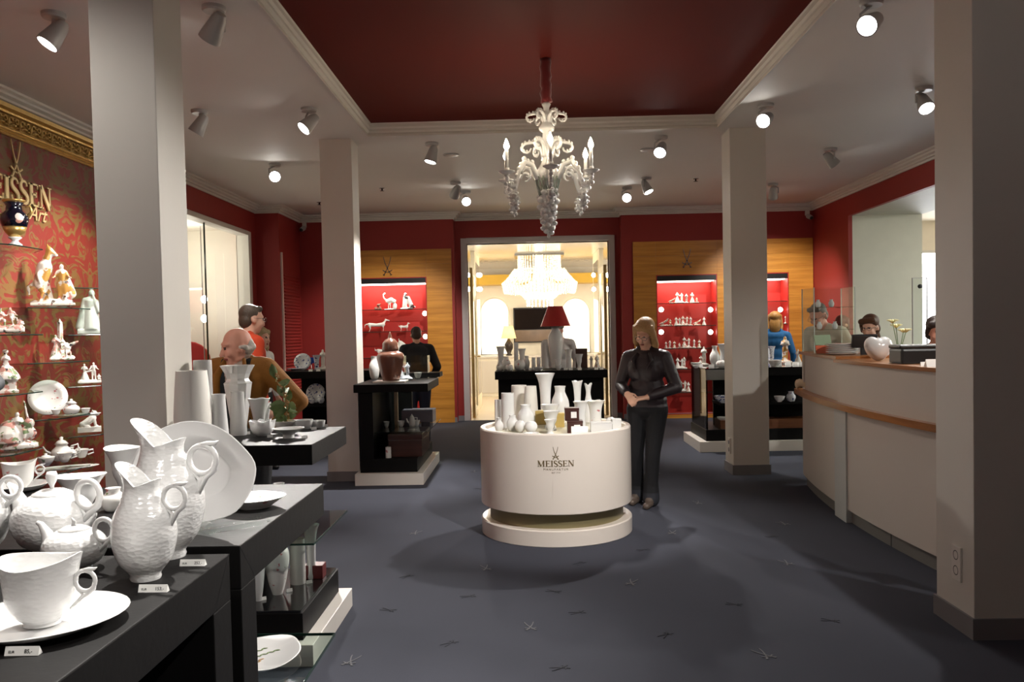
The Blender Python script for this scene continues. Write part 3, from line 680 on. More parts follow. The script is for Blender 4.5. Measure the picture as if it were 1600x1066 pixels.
e = MB(); e.box(-1.021, -1.018, 8.3, 9.5, .5045, .5135); e.build('shelf_edge', EDGE, TD)
TE = thing('display_table', 'black display table in front of the bright doorway carrying the red shaded lamp', 'table', (0, 0, 0))
slabs(TE, [('tabletop', BLACKT, (-.42, .975, 10.3, 11.0, .9, 1.0)), ('front_panel', BLACKT, (-.385, .94, 10.46, 10.52, 0, .9)), ('side_panel', BLACKT, (-.385, -.3, 10.52, 10.94, 0, .9)), ('side_panel', BLACKT, (.855, .94, 10.52, 10.94, 0, .9))])
TF = thing('display_table', 'black display table carrying blue painted plates by the red louvred panel', 'table', (0, 0, 0))
slabs(TF, [('tabletop', BLACKT, (-3.45, -2.0, 11.45, 12.1, .9, 1.0)), ('back_panel', BLACKT, (-3.3, -2.1, 12.0, 12.06, 0, .9)), ('side_panel', BLACKT, (-2.2, -2.1, 11.5, 12.0, 0, .9)), ('shelf', BLACKT, (-3.4, -2.2, 11.5, 12.0, .5, .55)), ('plinth', BLACKT, (-3.3, -2.1, 11.5, 12.0, 0, .1))])
TG = thing('display_island', 'black shelf island with white base behind the far right pillar', 'island', (0, 0, 0))
slabs(TG, [('base', BASEW, (2.03, 3.75, 9.96, 11.0, 0, .125)), ('plinth', BLACKT, (2.12, 3.7, 10.02, 10.95, .125, .26)), ('top', SMOKE, (2.12, 3.7, 10.02, 10.95, .985, 1.0)), ('top_core', BLACKT, (2.35, 3.7, 10.02, 10.9, .9, .985)),
           ('back_panel', BLACKT, (2.32, 3.7, 10.5, 10.55, .26, .9)), ('shelf', BLACKT, (2.3, 3.7, 10.04, 10.5, .55, .58)), ('side_glass', SMOKE, (2.13, 2.15, 10.04, 10.93, .26, .985)), ('post', GREYM, (2.145, 2.165, 10.2, 10.22, .26, .985)), ('fascia', GREYPL, (2.13, 2.36, 10.018, 10.03, .86, .985))])
# ---- round pedestal
PX, PY, PR = .19, 6.26, .565
t = thing('round_pedestal', 'round white display drum with gold logo and olive band', 'pedestal', (PX, PY, 0))
MB().lathe([(.001, 0), (PR-.004, 0), (PR, .004), (PR, .108), (PR-.008, .116), (.001, .116)], 96).build('base_disc', DISPW, t, True, angle=.5)
MB().lathe([(.5, .116), (.5, .225)], 96, closed=True).build('recess_band', OLIVE, t, True, angle=.5)
MB().lathe([(.49, .225), (PR-.004, .225), (PR, .23), (PR, .776), (PR-.006, .786), (PR-.035, .786), (PR-.042, .78), (PR-.042, .752), (.001, .752)], 96).build('drum', DISPW, t, True, angle=.5)
MB().lathe([(.001, .752), (PR-.06, .752), (PR-.06, .762), (.001, .762)], 64).build('tray_floor', mat('pale_tray', (206, 200, 176), .3), t, True, angle=.5)
def wrap(mb_or_me, R, zc, rz=0):
    vs = mb_or_me.v if isinstance(mb_or_me, MB) else None
    out = []
    for p in vs: a = p[0]/R+rz; r = R-p[1]; out.append((r*math.sin(a), -r*math.cos(a), zc+p[2]))
    mb_or_me.v = out; return mb_or_me
ang = -.03
LOGO = mat('logo_bronze', (128, 112, 84), .4, .3)
wrap(swords(.085, .07, .0015), PR+.0005, .614, ang).build('emblem', LOGO, t)
lm, wd = letters('MEISSEN', .042, .0015, .12); sx = .255/wd; lm.v = [(p[0]*sx, p[1], p[2]) for p in lm.v]
wrap(lm, PR+.0005, .562, ang).build('lettering', LOGO, t)
def ring_text(s, size, z, sp):
    me = textmesh(s, size, 0, .0006, sp); 
    for v in me.vertices:
        x, y, zz = v.co; a = x/PR+ang; r = PR+.0006+zz; v.co = (r*math.sin(a), -r*math.cos(a), z+y)
    mkobj('lettering', me, LOGO, t)
ring_text('MANUFAKTUR', .021, .536, 1.35); ring_text('SEIT 1710', .014, .515, 1.05)
# ---- gold sign on the brocade wall (reads along +y)
gs = thing('wall_sign', 'gold crossed swords and serif lettering on the brocade wall', 'sign', (XL+.02, 0, 0))
RWALL = Matrix(((0, -1, 0, 0), (1, 0, 0, 0), (0, 0, 1, 0), (0, 0, 0, 1)))
pa = atX(-42, 300, XL+.03); pb = atX(80, 322, XL+.03)
lm, wd = letters('MEISSEN', .19, .012, .1); k = (pb.y-pa.y)/wd; lm.v = [(p[0]*k, p[1], p[2]) for p in lm.v]
zt = atX(40, 308, XL+.03).z
lm.xf(Matrix.Translation((.004, (pa.y+pb.y)/2, zt-.06)) @ RWALL).build('lettering', GOLDL, gs)
pe = atX(26, 278, XL+.03); swords(.3, .045, .012).xf(Matrix.Translation((.004, pe.y, pe.z)) @ RWALL).build('emblem', GOLDL, gs)
me = textmesh('Art', .17, .45, .004); pe = atX(59, 345, XL+.03)
for v in me.vertices: x, y, z = v.co; v.co = (.006+z, pe.y+x, pe.z+y)
mkobj('lettering', me, GOLDL, gs)
# ---- lit red cabinets in the back wall
def cabinet(name, label, panel, niches, shelves, emx, emz):
    x0, x1, z0, z1 = panel
    t = thing(name, label, 'cabinet', (0, YB, 0))
    rows = max(1, round((z1-z0)/.24)); dz = (z1-z0)/rows
    for i in range(rows):
        for a in holes_boxes(x0, x1, z0+i*dz, z0+(i+1)*dz, niches):
            MB().box(a[0]+.0008, a[1]-.0008, -.022, -.001, a[2]+.0008, a[3]-.0008).build('board', WOODH, t)
    for nx in niches:
        a, b, c, d = nx; mb = MB(); D = .42
        mb.box(a, b, D-.02, D, c, d); mb.box(a, a+.015, -.02, D-.02, c, d); mb.box(b-.015, b, -.02, D-.02, c, d); mb.box(a+.015, b-.015, -.02, D-.02, c, c+.015); mb.box(a+.015, b-.015, -.02, D-.02, d-.015, d)
        mb.build('niche_lining', REDN, t)
        MB().box(a+.015, b-.015, -.02, 0, d-.1, d-.015).build('valance', BLK, t)
        MB().box(a+.03, b-.03, .05, .3, d-.11, d-.05).build('light_tube', TUBE, t, bevel=.02)
        for z in shelves:
            MB().box(a+.016, b-.016, .02, D-.03, z-.008, z).build('glass_shelf', GLASSD, t)
            MB().box(a+.016, b-.016, .016, .02, z-.009, z+.001).build('shelf_edge', EDGE, t)
    swords(.3, .05, .008).xf(Matrix.Translation((emx, -.023, emz))).build('emblem', CHROME, t)
    return t
zsL = [atY(620, v, YB+.2).z for v in (484, 518)]+[1.1, .65]
cabinet('display_cabinet', 'amber wood wall cabinet of lit red shelves with white animal figures', (-3.2, -1.24, .0, 2.885), [NL], zsL, atY(606, 429, YB).x, atY(606, 430, YB).z)
zsR = [atY(1075, v, YB+.2).z for v in (474, 509, 544, 576, 612)]
cabinet('display_cabinet', 'amber wood wall cabinet with two lit red niches of small figurines', (1.755, 4.70, .0, 2.925), [NR1, NR2], zsR, atY(1073, 415, YB).x, atY(1073, 418, YB).z)
def puck(u, v, lab, y=YB+.1):  # glowing discs painting the reflections of puck lights on the niche sides
    p = atY(u, v, y); t = thing('puck_reflection', lab, 'light', (p.x, y, p.z), 0, 'round niche lamp reflections')
    MB().lathe([(.001, 0), (.037, 0), (.041, .01), (.037, .02), (.001, .02)], 20).xf(Matrix.Rotation(PI/2, 4, 'X')).build('body', PUCK, t, True)
for u, v, l in ((664, 490, 'small round lamp reflection below the long necked bird shelf'), (665, 526, 'small round lamp reflection beside the head of the dark jacketed man'), (664, 632, 'small round lamp reflection low in the niche of animal figures'),
        (1033, 484, 'small round lamp reflection above the hair of the leather jacket woman'), (1110, 484, 'small round lamp reflection below the top shelf of five figurines'), (1110, 519, 'small round lamp reflection below the second figurine shelf'), (1033, 519, 'small round lamp reflection beside the hair of the leather jacket woman'),
        (1219, 484, 'upper small round lamp reflection beside the blue clad woman'), (1219, 517, 'lower small round lamp reflection beside the blue clad woman')): puck(u, v, l)
lamp('niche_light', 'AREA', (-2.32, YB+.12, 2.3), 2.2, (1, .88, .76), tgt=(-2.32, YB+.2, 0), sx=1.1, sy=.2)
lamp('niche_light', 'AREA', (2.63, YB+.12, 2.24), 1.9, (1, .88, .76), tgt=(2.63, YB+.2, 0), sx=.85, sy=.2)
lamp('niche_light', 'AREA', (3.8, YB+.12, 2.24), 1.9, (1, .88, .76), tgt=(3.8, YB+.2, 0), sx=.85, sy=.2)
# ---- curved cash counter
A_, B_, C_ = Vector((2.545, 7.75)), Vector((2.385, 6.3)), Vector((2.455, 4.6))
def circle(a, b, c):
    d = 2*(a.x*(b.y-c.y)+b.x*(c.y-a.y)+c.x*(a.y-b.y)); f = lambda p: p.x*p.x+p.y*p.y
    ux = (f(a)*(b.y-c.y)+f(b)*(c.y-a.y)+f(c)*(a.y-b.y))/d; uy = (f(a)*(c.x-b.x)+f(b)*(a.x-c.x)+f(c)*(b.x-a.x))/d
    return Vector((ux, uy))
O_ = circle(A_, B_, C_); RC = (A_-O_).length
def front(y, off=0): return Vector((O_.x-math.sqrt(max(0, (RC-off)**2-(y-O_.y)**2)), y))
def arcbox(y0, y1, off0, off1, z0, z1, n=18, endround=False):
    f = [front(y0+(y1-y0)*i/n, off0) for i in range(n+1)]; b = [front(y0+(y1-y0)*i/n, off1) for i in range(n+1)]
    return MB().rings([[(p.x, p.y, z0), (p.x, p.y, z1), (q.x, q.y, z1), (q.x, q.y, z0)] for p, q in zip(f, b)])
ct = thing('cash_counter', 'curved cream cash counter with wooden top and ledge', 'counter', (0, 0, 0))
yp0, yp1 = 6.28, 6.55                                   # grey pilaster between the two curved panels
arcbox(yp1, 7.8, 0, .04, .1, .855).build('front_panel', CREAMG, ct, True, angle=.5)
arcbox(4.3, yp0, 0, .04, .1, .855).build('front_panel', CREAMG, ct, True, angle=.5)
arcbox(yp0, yp1, -.012, .04, .0, .855).build('pilaster', mat('pilaster_grey', (196, 198, 194), .4), ct, True, angle=.5)
arcbox(4.3, 7.95, -.06, .3, .855, .9).build('ledge', WOODE, ct, True, angle=.5)
arcbox(6.5, 7.9, .02, .06, .9, 1.225).build('upper_panel', CREAMG, ct, True, angle=.5)
arcbox(4.3, 6.48, -.005, .06, .9, 1.205).build('upper_panel', CREAMG, ct, True, angle=.5)
arcbox(6.5, 8.0, -.01, .44, 1.225, 1.25).build('worktop', WOODE, ct, True, angle=.5)
arcbox(4.3, 6.5, -.03, .44, 1.205, 1.23).build('worktop', WOODE, ct, True, angle=.5)
for a, b in ((yp1, 7.8), (5.6, yp0), (5.0, 5.585), (4.3, 4.985)): arcbox(a, b, .03, .05, 0, .1).build('plinth_panel', GREYPL, ct, True, angle=.5)
E1 = front(7.8); E2 = front(7.8, .62)
e = MB(); n = 14; c0 = (E1+E2)/2
pts = [(c0.x-.31*math.cos(i*PI/n/2), 7.8+.24*math.sin(i*PI/n/2)) for i in range(n+1)]
e.rings([[(x, y, .1), (x, y, 1.225), (x+.03, y-.02, 1.225), (x+.03, y-.02, .1)] for x, y in pts]); e.build('end_panel', CREAMG, ct, True, angle=.5)
arcbox(4.3, 7.8, .4, .43, 0, 1.2).build('back_panel', CREAMG, ct)
# ---- double socket on the near right pillar
p = atX(1497, 880, 2.075); t = thing('power_socket', 'white double power socket on the pillar side', 'socket', (2.075, p.y, p.z))
MB().box(-.012, 0, -.042, .042, -.085, .085).build('plate', BASEW, t, bevel=.004)
for z in (.04, -.035):
    MB().lathe([(.001, .011), (.018, .011), (.02, .0125), (.024, .0125), (.024, .0), (.001, 0)], 20).xf(Matrix.Translation((0, 0, z)) @ Matrix.Rotation(-PI/2, 4, 'Y')).build('outlet', mat('socket_shadow', (96, 92, 88), .6), t, True, angle=.5)
p = atX(1146.5, 700, 2.05)
t = thing('power_socket', 'white power socket low on the far right pillar', 'socket', (2.05, 8.55, p.z)); MB().box(-.012, 0, -.04, .04, -.08, .08).build('plate', BASEW, t, bevel=.004)
for z in (.038, -.038): MB().lathe([(.001, .012), (.022, .014), (.024, 0), (.001, 0)], 16).xf(Matrix.Translation((0, 0, z)) @ Matrix.Rotation(-PI/2, 4, 'Y')).build('outlet', SKIRT, t, True)
# ---- porcelain chandelier
HX, HY = atZ(852, 92, 3.585).x, atZ(852, 92, 3.585).y
ch = thing('porcelain_chandelier', 'white porcelain chandelier with candle bulbs under a red sleeve', 'chandelier', (HX, HY, 0))
zz = lambda v: atY(855, v, HY).z
zs0 = zz(160)
MB().tube([(.004*math.sin(i*2.1), 0, 3.585-(3.585-zs0)*i/10) for i in range(11)], [.042+.004*math.sin(i*3.3) for i in range(11)], 12).build('cord_sleeve', VELV, ch, True)
ztop, zbot = zs0, zz(330)
H_ = ztop-zbot
prof = [(.03, 0), (.045, .02), (.03, .05), (.028, .10), (.05, .13), (.03, .16), (.05, .2), (.078, .235), (.07, .26), (.04, .28), (.045, .36), (.055, .42), (.045, .5), (.06, .56), (.085, .6), (.11, .63), (.12, .67), (.1, .72), (.07, .78), (.05, .82), (.085, .86), (.09, .9), (.05, .95), (.03, 1.0), (.001, 1.0)]
MB().lathe([(max(r, .001)*.8, ztop-t_*H_) for r, t_ in prof][::-1], 28).build('column', POR, ch, True)
lat = MB(); zc_ = zz(290)
for k in range(16):
    a = 2*PI*k/16
    for s in (-1, 1): lat.tube([(.1*math.cos(a+s*q*.5)*(1-.35*q), .1*math.sin(a+s*q*.5)*(1-.35*q), zc_+.06-.14*q) for q in (0, .25, .5, .75, 1)], .005, 5)
lat.build('lattice_basket', mat('grey_green_glaze', (150, 160, 146), .25, coat=.5), ch, True)
def cluster(c, r, n, rg): 
    mb = MB()
    for i in range(n):
        th = i*2.4; q = (i+.5)/n; zz_ = r*1.5*(1-2*q); rr = r*math.sqrt(max(.05, 1-(zz_/(r*1.6))**2))
        mb.ell((c[0]+rr*.75*math.cos(th), c[1]+rr*.75*math.sin(th), c[2]+zz_), (r*.36, r*.36, r*.3), 8, 6)
    mb.ell(c, (r*.7, r*.7, r*1.4), 10, 8); mb.ell((c[0], c[1], c[2]-r*1.75), (r*.2, r*.2, r*.35), 8, 6); return mb
rg = random.Random(2)
cluster((0, 0, zz(345)), .065, 22, rg).build('pendant', POR, ch, True)
cluster((0, 0, zz(312)), .085, 24, rg).build('flower_cluster', POR, ch, True)
zc1 = zz(262)
for k in range(6):
    a = -PI/2+k*PI/3+.04; ca, sa = math.cos(a), math.sin(a)
    P = lambda r, z: (ca*r, sa*r, z)
    zb = zz(285)
    path = [P(.09, zb+.02), P(.14, zb+.12), P(.21, zb+.14), P(.26, zb+.06), P(.29, zb-.04), P(.34, zb-.06), P(.365, zb-.02), P(.365, zb+.03)]
    fine = []
    for i in range(len(path)-1):
        for q in (0, .5): fine.append(tuple(path[i][j]*(1-q)+path[i+1][j]*q for j in range(3)))
    fine.append(path[-1])
    arm = MB().tube(fine, [.024-.001*i for i in range(len(fine))], 10)
    for i in range(2, len(fine)-2, 2): arm.ell((fine[i][0], fine[i][1], fine[i][2]+.022), (.018, .018, .02), 8, 6)
    cp_ = [P(.19+.05*math.cos(th)*(1-th/9), zb+.05+.05*math.sin(th)*(1-th/9)) for th in [i*.5 for i in range(11)]]
    arm.tube(cp_, [.014-.0009*i for i in range(11)], 8)
    for i in range(1, len(fine)-1): arm.ell((fine[i][0]*1.02, fine[i][1]*1.02, fine[i][2]+(.02 if i % 2 else -.018)), (.015, .015, .017), 6, 5)
    am = arm.build('arm', POR, ch, True)
    MB().lathe([(.001, 0), (.02, 0), (.06, .02), (.062, .026), (.03, .02), (.02, .03), (.02, .05), (.001, .05)], 20, P(.365, zb+.03)).build('drip_pan', POR, am, True)
    MB().lathe([(.014, 0), (.014, .14), (.001, .145)], 14, P(.365, zb+.07)).build('candle', POR, am, True)
    MB().lathe([(.008, 0), (.019, .02), (.021, .035), (.013, .06), (.003, .085), (.001, .088)], 14, P(.365, zb+.212)).build('bulb', BULB, am, True)
    cluster(P(.3, zb-.16), .042, 14, rg).build('pendant', POR, am, True)
    for r0, z0, sc in ((.02, zz(196), .8), (.03, zz(246), 1.0)):
        a2 = a+.5; c2, s2 = math.cos(a2), math.sin(a2); pts = []
        for i in range(15):
            q = i/14
            if q < .55: th = q/.55*PI*.62; rr = r0+.085*sc*(1-math.cos(th)); z = z0+.105*sc*math.sin(th)*1.1
            else: th = (q-.55)/.45*PI*1.5; rr = r0+.118*sc+.036*sc*math.sin(th)+.01; z = z0+.108*sc-.036*sc*(1-math.cos(th))
            pts.append((c2*rr, s2*rr, z))
        lf = MB().tube(pts, [(.019-.0008*i)*sc for i in range(15)], 8)
        for i in range(3, 13): lf.ell((pts[i][0]*1.0, pts[i][1], pts[i][2]+.012), (.012*sc, .012*sc, .014*sc), 6, 5)
        lf.build('leaf_scroll', POR, ch, True)
# ================================================================ porcelain
CYL = [(.93, 0), (1, .03), (1, .5), (1, .97), (.97, 1)]
CANE = [(.8, 0), (.86, .02), (1, .25), (.98, .5), (.88, .85), (.82, 1)]
TRUMP = [(.5, 0), (.54, .03), (.5, .1), (.5, .4), (.56, .65), (.7, .85), (1, 1)]
BOTT = [(.45, 0), (.75, .1), (1, .36), (.92, .55), (.55, .74), (.42, .82), (.42, .9), (.6, 1)]
POT = [(.55, 0), (.8, .1), (1, .38), (.95, .6), (.62, .8), (.55, .86), (.58, .95), (.64, 1)]
BOWL = [(.4, 0), (.42, .08), (.75, .4), (.95, .8), (1, 1)]
CUPP = [(.45, 0), (.5, .05), (.7, .3), (.85, .7), (1, 1)]
PLATE = [(.55, 0), (.58, .1), (.7, .35), (1, .95), (1, 1)]
GOB = [(.6, 0), (.62, .05), (.4, .15), (.42, .3), (.62, .5), (.7, .75), (1, 1)]
SPH = [(.3, 0), (.65, .1), (.95, .35), (1, .55), (.85, .8), (.5, .95), (.1, 1)]
FLUTE = [(.62, 0), (.6, .2), (.58, .5), (.66, .75), (.8, .9), (1, 1)]
JAGE = [(.45, 0), (.8, .2), (1, .5), (1, .8), (.97, 1)]
def resamp(p, n=18):
    L = [0]
    for a, b in zip(p, p[1:]): L.append(L[-1]+math.hypot(a[0]-b[0], a[1]-b[1]))
    out = []
    for i in range(n+1):
        s = L[-1]*i/n
        for k in range(len(p)-1):
            if s <= L[k+1]+1e-9:
                q = (s-L[k])/(L[k+1]-L[k]+1e-9)
                m0 = p[max(k-1, 0)]; m1 = p[k]; m2 = p[k+1]; m3 = p[min(k+2, len(p)-1)]
                f = lambda a, b, c, d: .5*((2*b)+(-a+c)*q+(2*a-5*b+4*c-d)*q*q+(-a+3*b-3*c+d)*q**3)
                out.append((max(0, f(m0[0], m1[0], m2[0], m3[0])), f(m0[1], m1[1], m2[1], m3[1]))); break
    return out
def vessel(R, H, prof, n=28, rim=None, hollow=True, wall=None, sx=1, sy=1):
    P = resamp(prof); wall = wall or max(.0025, R*.06)
    pr = [(1e-3, 0)]+[(r*R, z*H) for r, z in P]
    if hollow:
        inn = [(max(r*R-wall, 1e-3), z*H-(.0 if z > .99 else 0)) for r, z in P if z > .12 or z*H > .01][::-1]
        pr += inn+[(1e-3, inn[-1][1])]
    else: pr += [(1e-3, H)]
    return MB().lathe(pr, n, rim=rim, sx=sx, sy=sy)
def item(name, label, cat, u, vb, z, wpx, hpx, prof, m=None, group=None, rim=None, n=28, hollow=True, y=None, nudge=True, sx=1, sy=1, rz=0, yf=None):
    p = atZ(u, vb, z) if y is None else atY(u, vb, y)
    k = mpp(p); R = wpx*k/2; H = hpx*k; rb = prof[0][0]*R
    if nudge: p = p+Vector((p.x/p.length*rb*.8, rb*.8, 0)); p.z = z if y is None else p.z
    if y is None: p.z = z; p = settle(p, u, vb, rb)
    if yf: q = atY(u, vb, yf); p = Vector((q.x, yf, z))
    if y is None: k = mpp(p); R = wpx*k/2; H = hpx*k
    o = vessel(R, H, prof, n, rim, hollow, sx=sx, sy=sy).build(name, m or POR, None, True, angle=1.1, loc=(p.x, p.y, z if y is None else p.z))
    o.rotation_euler.z = rz
    return tag(o, label, cat, group)
def ring_handle(r, tail, tip=True, th=.14, n=10):
    """ring-shaped handle in the XZ plane; starts at x=0, ring centre (r,0), tail runs down to the body"""
    mb = MB(); c = (r*1.0, 0)
    pts = [(c[0]+r*math.cos(a), 0, c[1]+r*math.sin(a)) for a in [i*2*PI/20 for i in range(20)]]
    mb.tube(pts, r*th*1.5, n, loop=True)
    mb.tube([(c[0]+r, 0, c[1]+.1*r), (c[0]+r*.8, 0, c[1]-.75*r), (c[0]+r*.2, 0, c[1]-1.25*r), tail], [r*th*1.3, r*th*1.7, r*th*1.5, r*th*.9], n)
    mb.tube([(c[0]-r*.98, 0, c[1]), (c[0]-r*.75, 0, c[1]-.8*r), (c[0]-r*.25, 0, c[1]-1.4*r), tail], [r*th*1.2, r*th*1.4, r*th*1.3, r*th*.8], n)
    if tip: mb.tube([(c[0]-r*.2, 0, c[1]+r*.98), (c[0]+r*.4, 0, c[1]+r*1.12), (c[0]+r*.95, 0, c[1]+r*1.16), (c[0]+r*1.25, 0, c[1]+r*1.32)], [r*th*1.4, r*th*1.5, r*th*1.1, r*th*.2], n)
    return mb
def jug(label, u, vb, wpx, hpx, rz):
    p = atZ(u, vb, 1.0); k = mpp(p); R = wpx*k/2; H = hpx*k; p.y += R*.4; p.x += p.x/p.y*R*.4
    t = thing('wave_jug', label, 'jug', (p.x, p.y, 1.0), rz, 'ring handled jugs')
    prof = resamp([(.46, 0), (.5, .015), (.46, .03), (.5, .06), (.82, .17), (.98, .32), (1.0, .42), (.9, .56), (.66, .67), (.5, .74), (.47, .78), (.53, .83)], 26)
    n = 40; R_ = []
    def ring(r, z, inset):
        o = []
        for i in range(n):
            a = 2*PI*i/n; c = -math.cos(a)                  # spout towards -x
            q = max(0, (z-.62)/.21); q2 = q*q
            lift = .17*max(0, c)**1.25*q2+.03*max(0, -c)**2*q2-.02*(1-abs(c))*q2
            out = (.62*max(0, c)**2.2-.04*(1-abs(c))+.14*max(0, -c)**4)*q2
            rr = r*(1+out)*R-inset
            o.append((rr*math.cos(a)-(.12*R*q2 if c > 0 else 0)*c*0, rr*math.sin(a), (z+lift)*H))
        return o
    for r, z in prof: R_.append(ring(r, z, 0))
    for r, z in prof[::-1]:
        if z > .3: R_.append(ring(r, z, .0045))
    MB().rings([ring(.01, 0, 0)]+R_+[ring(.01, .3, 0)]).build('body', PORS, t, True, angle=1.2)
    hr = R*.38
    ring_handle(hr, (R*.12, 0, -hr*3.0)).xf(Matrix.Translation((R*.70, 0, H*.70))).build('handle', POR, t, True)
    return t
jug('large white relief jug with ring handle in front of the upright oval dish', 262, 876, 118, 221, -.1)
jug('smaller white relief jug with ring handle in front of the large jug', 228, 910, 98, 186, -.12)
def teapot(label, u, vb, wpx, hpx, rz, knob):
    p = atZ(u, vb, 1.0); k = mpp(p); R = wpx*k/2; H = hpx*k; p.y += R*.5; p.x += p.x/p.y*R*.5
    t = thing('wave_teapot', label, 'teapot', (p.x, p.y, 1.0), rz, 'ring handled teapots')
    MB().lathe([(r*R, z*H) for r, z in [(.01, 0)]+resamp([(.5, 0), (.52, .04), (.5, .07), (.8, .2), (1, .48), (.92, .74), (.6, .93), (.3, .99)], 20)]+[(.01, H)], 36).build('body', PORS, t, True)
    MB().tube([(-R*.55, 0, H*.36), (-R*.95, 0, H*.62), (-R*1.08, 0, H*.86), (-R*1.28, 0, H*1.06), (-R*1.42, 0, H*1.1)], [R*.34, R*.28, R*.17, R*.1, R*.07], 14).build('spout', POR, t, True)
    hr = R*.36
    ring_handle(hr, (R*.02, 0, -hr*2.3), False, .15).xf(Matrix.Translation((R*.78, 0, H*.98))).build('handle', POR, t, True)
    ld = MB().lathe([(.01, .96*H), (.5*R, .93*H), (.48*R, .985*H), (.3*R, 1.04*H), (.01, 1.06*H)], 28).build('lid', POR, t, True)
    if knob: MB().lathe([(.05*R, 1.04*H), (.05*R, 1.1*H), (.13*R, 1.2*H), (.15*R, 1.27*H), (.11*R, 1.34*H), (.02*R, 1.33*H), (.01*R, 1.31*H)], 14).build('knob', POR, ld, True)
    else: MB().tube([(0, 0, 1.05*H), (.02*R, 0, 1.15*H), (-.08*R, 0, 1.24*H)], [.09*R, .07*R, .02*R], 10).build('knob', POR, ld, True)
    return t
teapot('big white teapot with upright knob behind the small teapot', 85, 870, 122, 96, -.25, True)
teapot('small squat white teapot with ring handle beside the smaller jug', 118, 896, 96, 66, -.2, False)
teapot('white teapot with ring handle cut off beside the big teapot', -32, 872, 90, 108, .1, False)
def cup(label, u, vb, wpx, hpx, rz, z=1.0, m=PORS, saucer=None, lab2='', decor=False):
    p = atZ(u, vb, z); k = mpp(p); R = wpx*k/2; H = hpx*k; p.y += R*.5; p.x += p.x/p.y*R*.5
    zs = z
    if saucer:
        s = tag(vessel(saucer*k/2, .022, [(.45, 0), (.5, .05), (.72, .25), (1, 1)], 40, (.035, 2, .6, 3)).build('saucer', POR, None, True, loc=(p.x, p.y, z)), lab2, 'saucer'); s.rotation_euler.z = rz; zs = z+.006
    t = thing('cup', label, 'cup', (p.x, p.y, zs), rz)
    prof = resamp([(.46, 0), (.48, .03), (.44, .05), (.62, .14), (.84, .34), (.9, .6), (.95, .85), (1, 1)], 18); n = 36
    def ring(r, zq, ins):
        o = []
        for i in range(n):
            a = 2*PI*i/n; q = max(0, (zq-.6)/.4)**2; w_ = math.cos(2*a)
            tip = max(0, math.cos(a))**14
            o.append(((r*(1+.03*w_*q+.1*tip*q)*R-ins)*math.cos(a), (r*(1-.06*w_*q)*R-ins)*math.sin(a)*.92, (zq+(.05*w_+.06*tip)*q)*H))
        return o
    MB().rings([ring(.01, 0, 0)]+[ring(r, q, 0) for r, q in prof]+[ring(r, q, .0035) for r, q in prof[::-1] if q > .1]+[ring(.01, .1, 0)]).build('body', m, t, True, angle=1.2)
    hr = R*.27
    ring_handle(hr, (-R*.16, 0, -hr*2.7)).xf(Matrix.Translation((R*.95, 0, H*.66))).build('handle', POR, t, True)
    return t
cup('large white relief cup with ring handle on its saucer', 66, 990, 122, 104, -.05, saucer=250, lab2='wide wavy white saucer under the large relief cup')
cup('white cup with painted flower and pointed rim on its saucer', 30, 769, 48, 42, .6, m=PORF, saucer=86, lab2='white saucer under the flower painted cup')
item('bowl', 'white flaring bowl with wavy rim behind the big teapot', 'bowl', 128, 812, 1.0, 72, 66, GOB, rim=(.06, 2, 1, 4))
item('creamer', 'white flaring creamer with pointed rim behind the large jug', 'creamer', 200, 782, 1.0, 66, 80, GOB, rim=(.1, 2, 2.6, 4))
item('sugar_bowl', 'small flower painted bowl beside the large jug', 'bowl', 178, 800, 1.0, 36, 36, POT, PORF)
# upright oval dish on an acrylic stand
p = atZ(322, 838, 1.0); p.y += .1; k = mpp(p)
t = thing('oval_dish', 'large white oval dish standing upright behind the jugs', 'dish', (atY(303, 838, p.y).x, p.y, 1.012), -.12)
W, Hh = 99*k, 78*k; n = 56
def dring(f, dep):
    o = []
    for i in range(n):
        a = 2*PI*i/n; pt = 1+.05*max(0, math.cos(a-.55))**30+.05*max(0, math.cos(a+2.6))**30+.04*max(0, math.cos(a+.5))**30
        sq = 1+.06*math.cos(2*a-.8)
        o.append((W*f*pt*sq*math.cos(a), dep, Hh*f*pt*math.sin(a)))
    return o
dm = MB().rings([dring(.01, .016), dring(.45, .016), dring(.5, .012), dring(.53, .004), dring(.75, -.004), dring(.97, -.024), dring(1, -.026), dring(.99, -.022), dring(.75, .002), dring(.55, .012), dring(.52, .022), dring(.46, .022), dring(.01, .02)])
dm.xf(Matrix.Translation((0, .03, Hh*.98)) @ Matrix.Rotation(-.24, 4, 'X') @ Matrix.Rotation(.3, 4, 'Y')).build('dish_body', POR, t, True)
t = thing('plate_stand', 'clear acrylic plate stand holding the upright oval dish', 'stand', (p.x+.03, p.y-.03, 1.0), .75)
for y in (-.03, .03):
    MB().tube([(-.06, y, .008), (.1, y, .008)], .006, 8).build('rail', GLASS, t, True); MB().tube([(.1, y, .008), (.1, y, .03)], .006, 8).build('peg', GLASS, t, True)
MB().lathe([(.001, 0), (.016, 0), (.016, .07), (.001, .07)], 16).xf(Matrix.Translation((-.06, -.035, .016)) @ Matrix.Rotation(-PI/2, 4, 'X')).build('roller', GLASS, t, True, angle=.7)
item('plate', 'flat white plate with painted sprig lying behind the oval dish', 'plate', 398, 796, 1.0, 92, 16, PLATE, PORF, rim=(.04, 4, .4, 2), n=40)
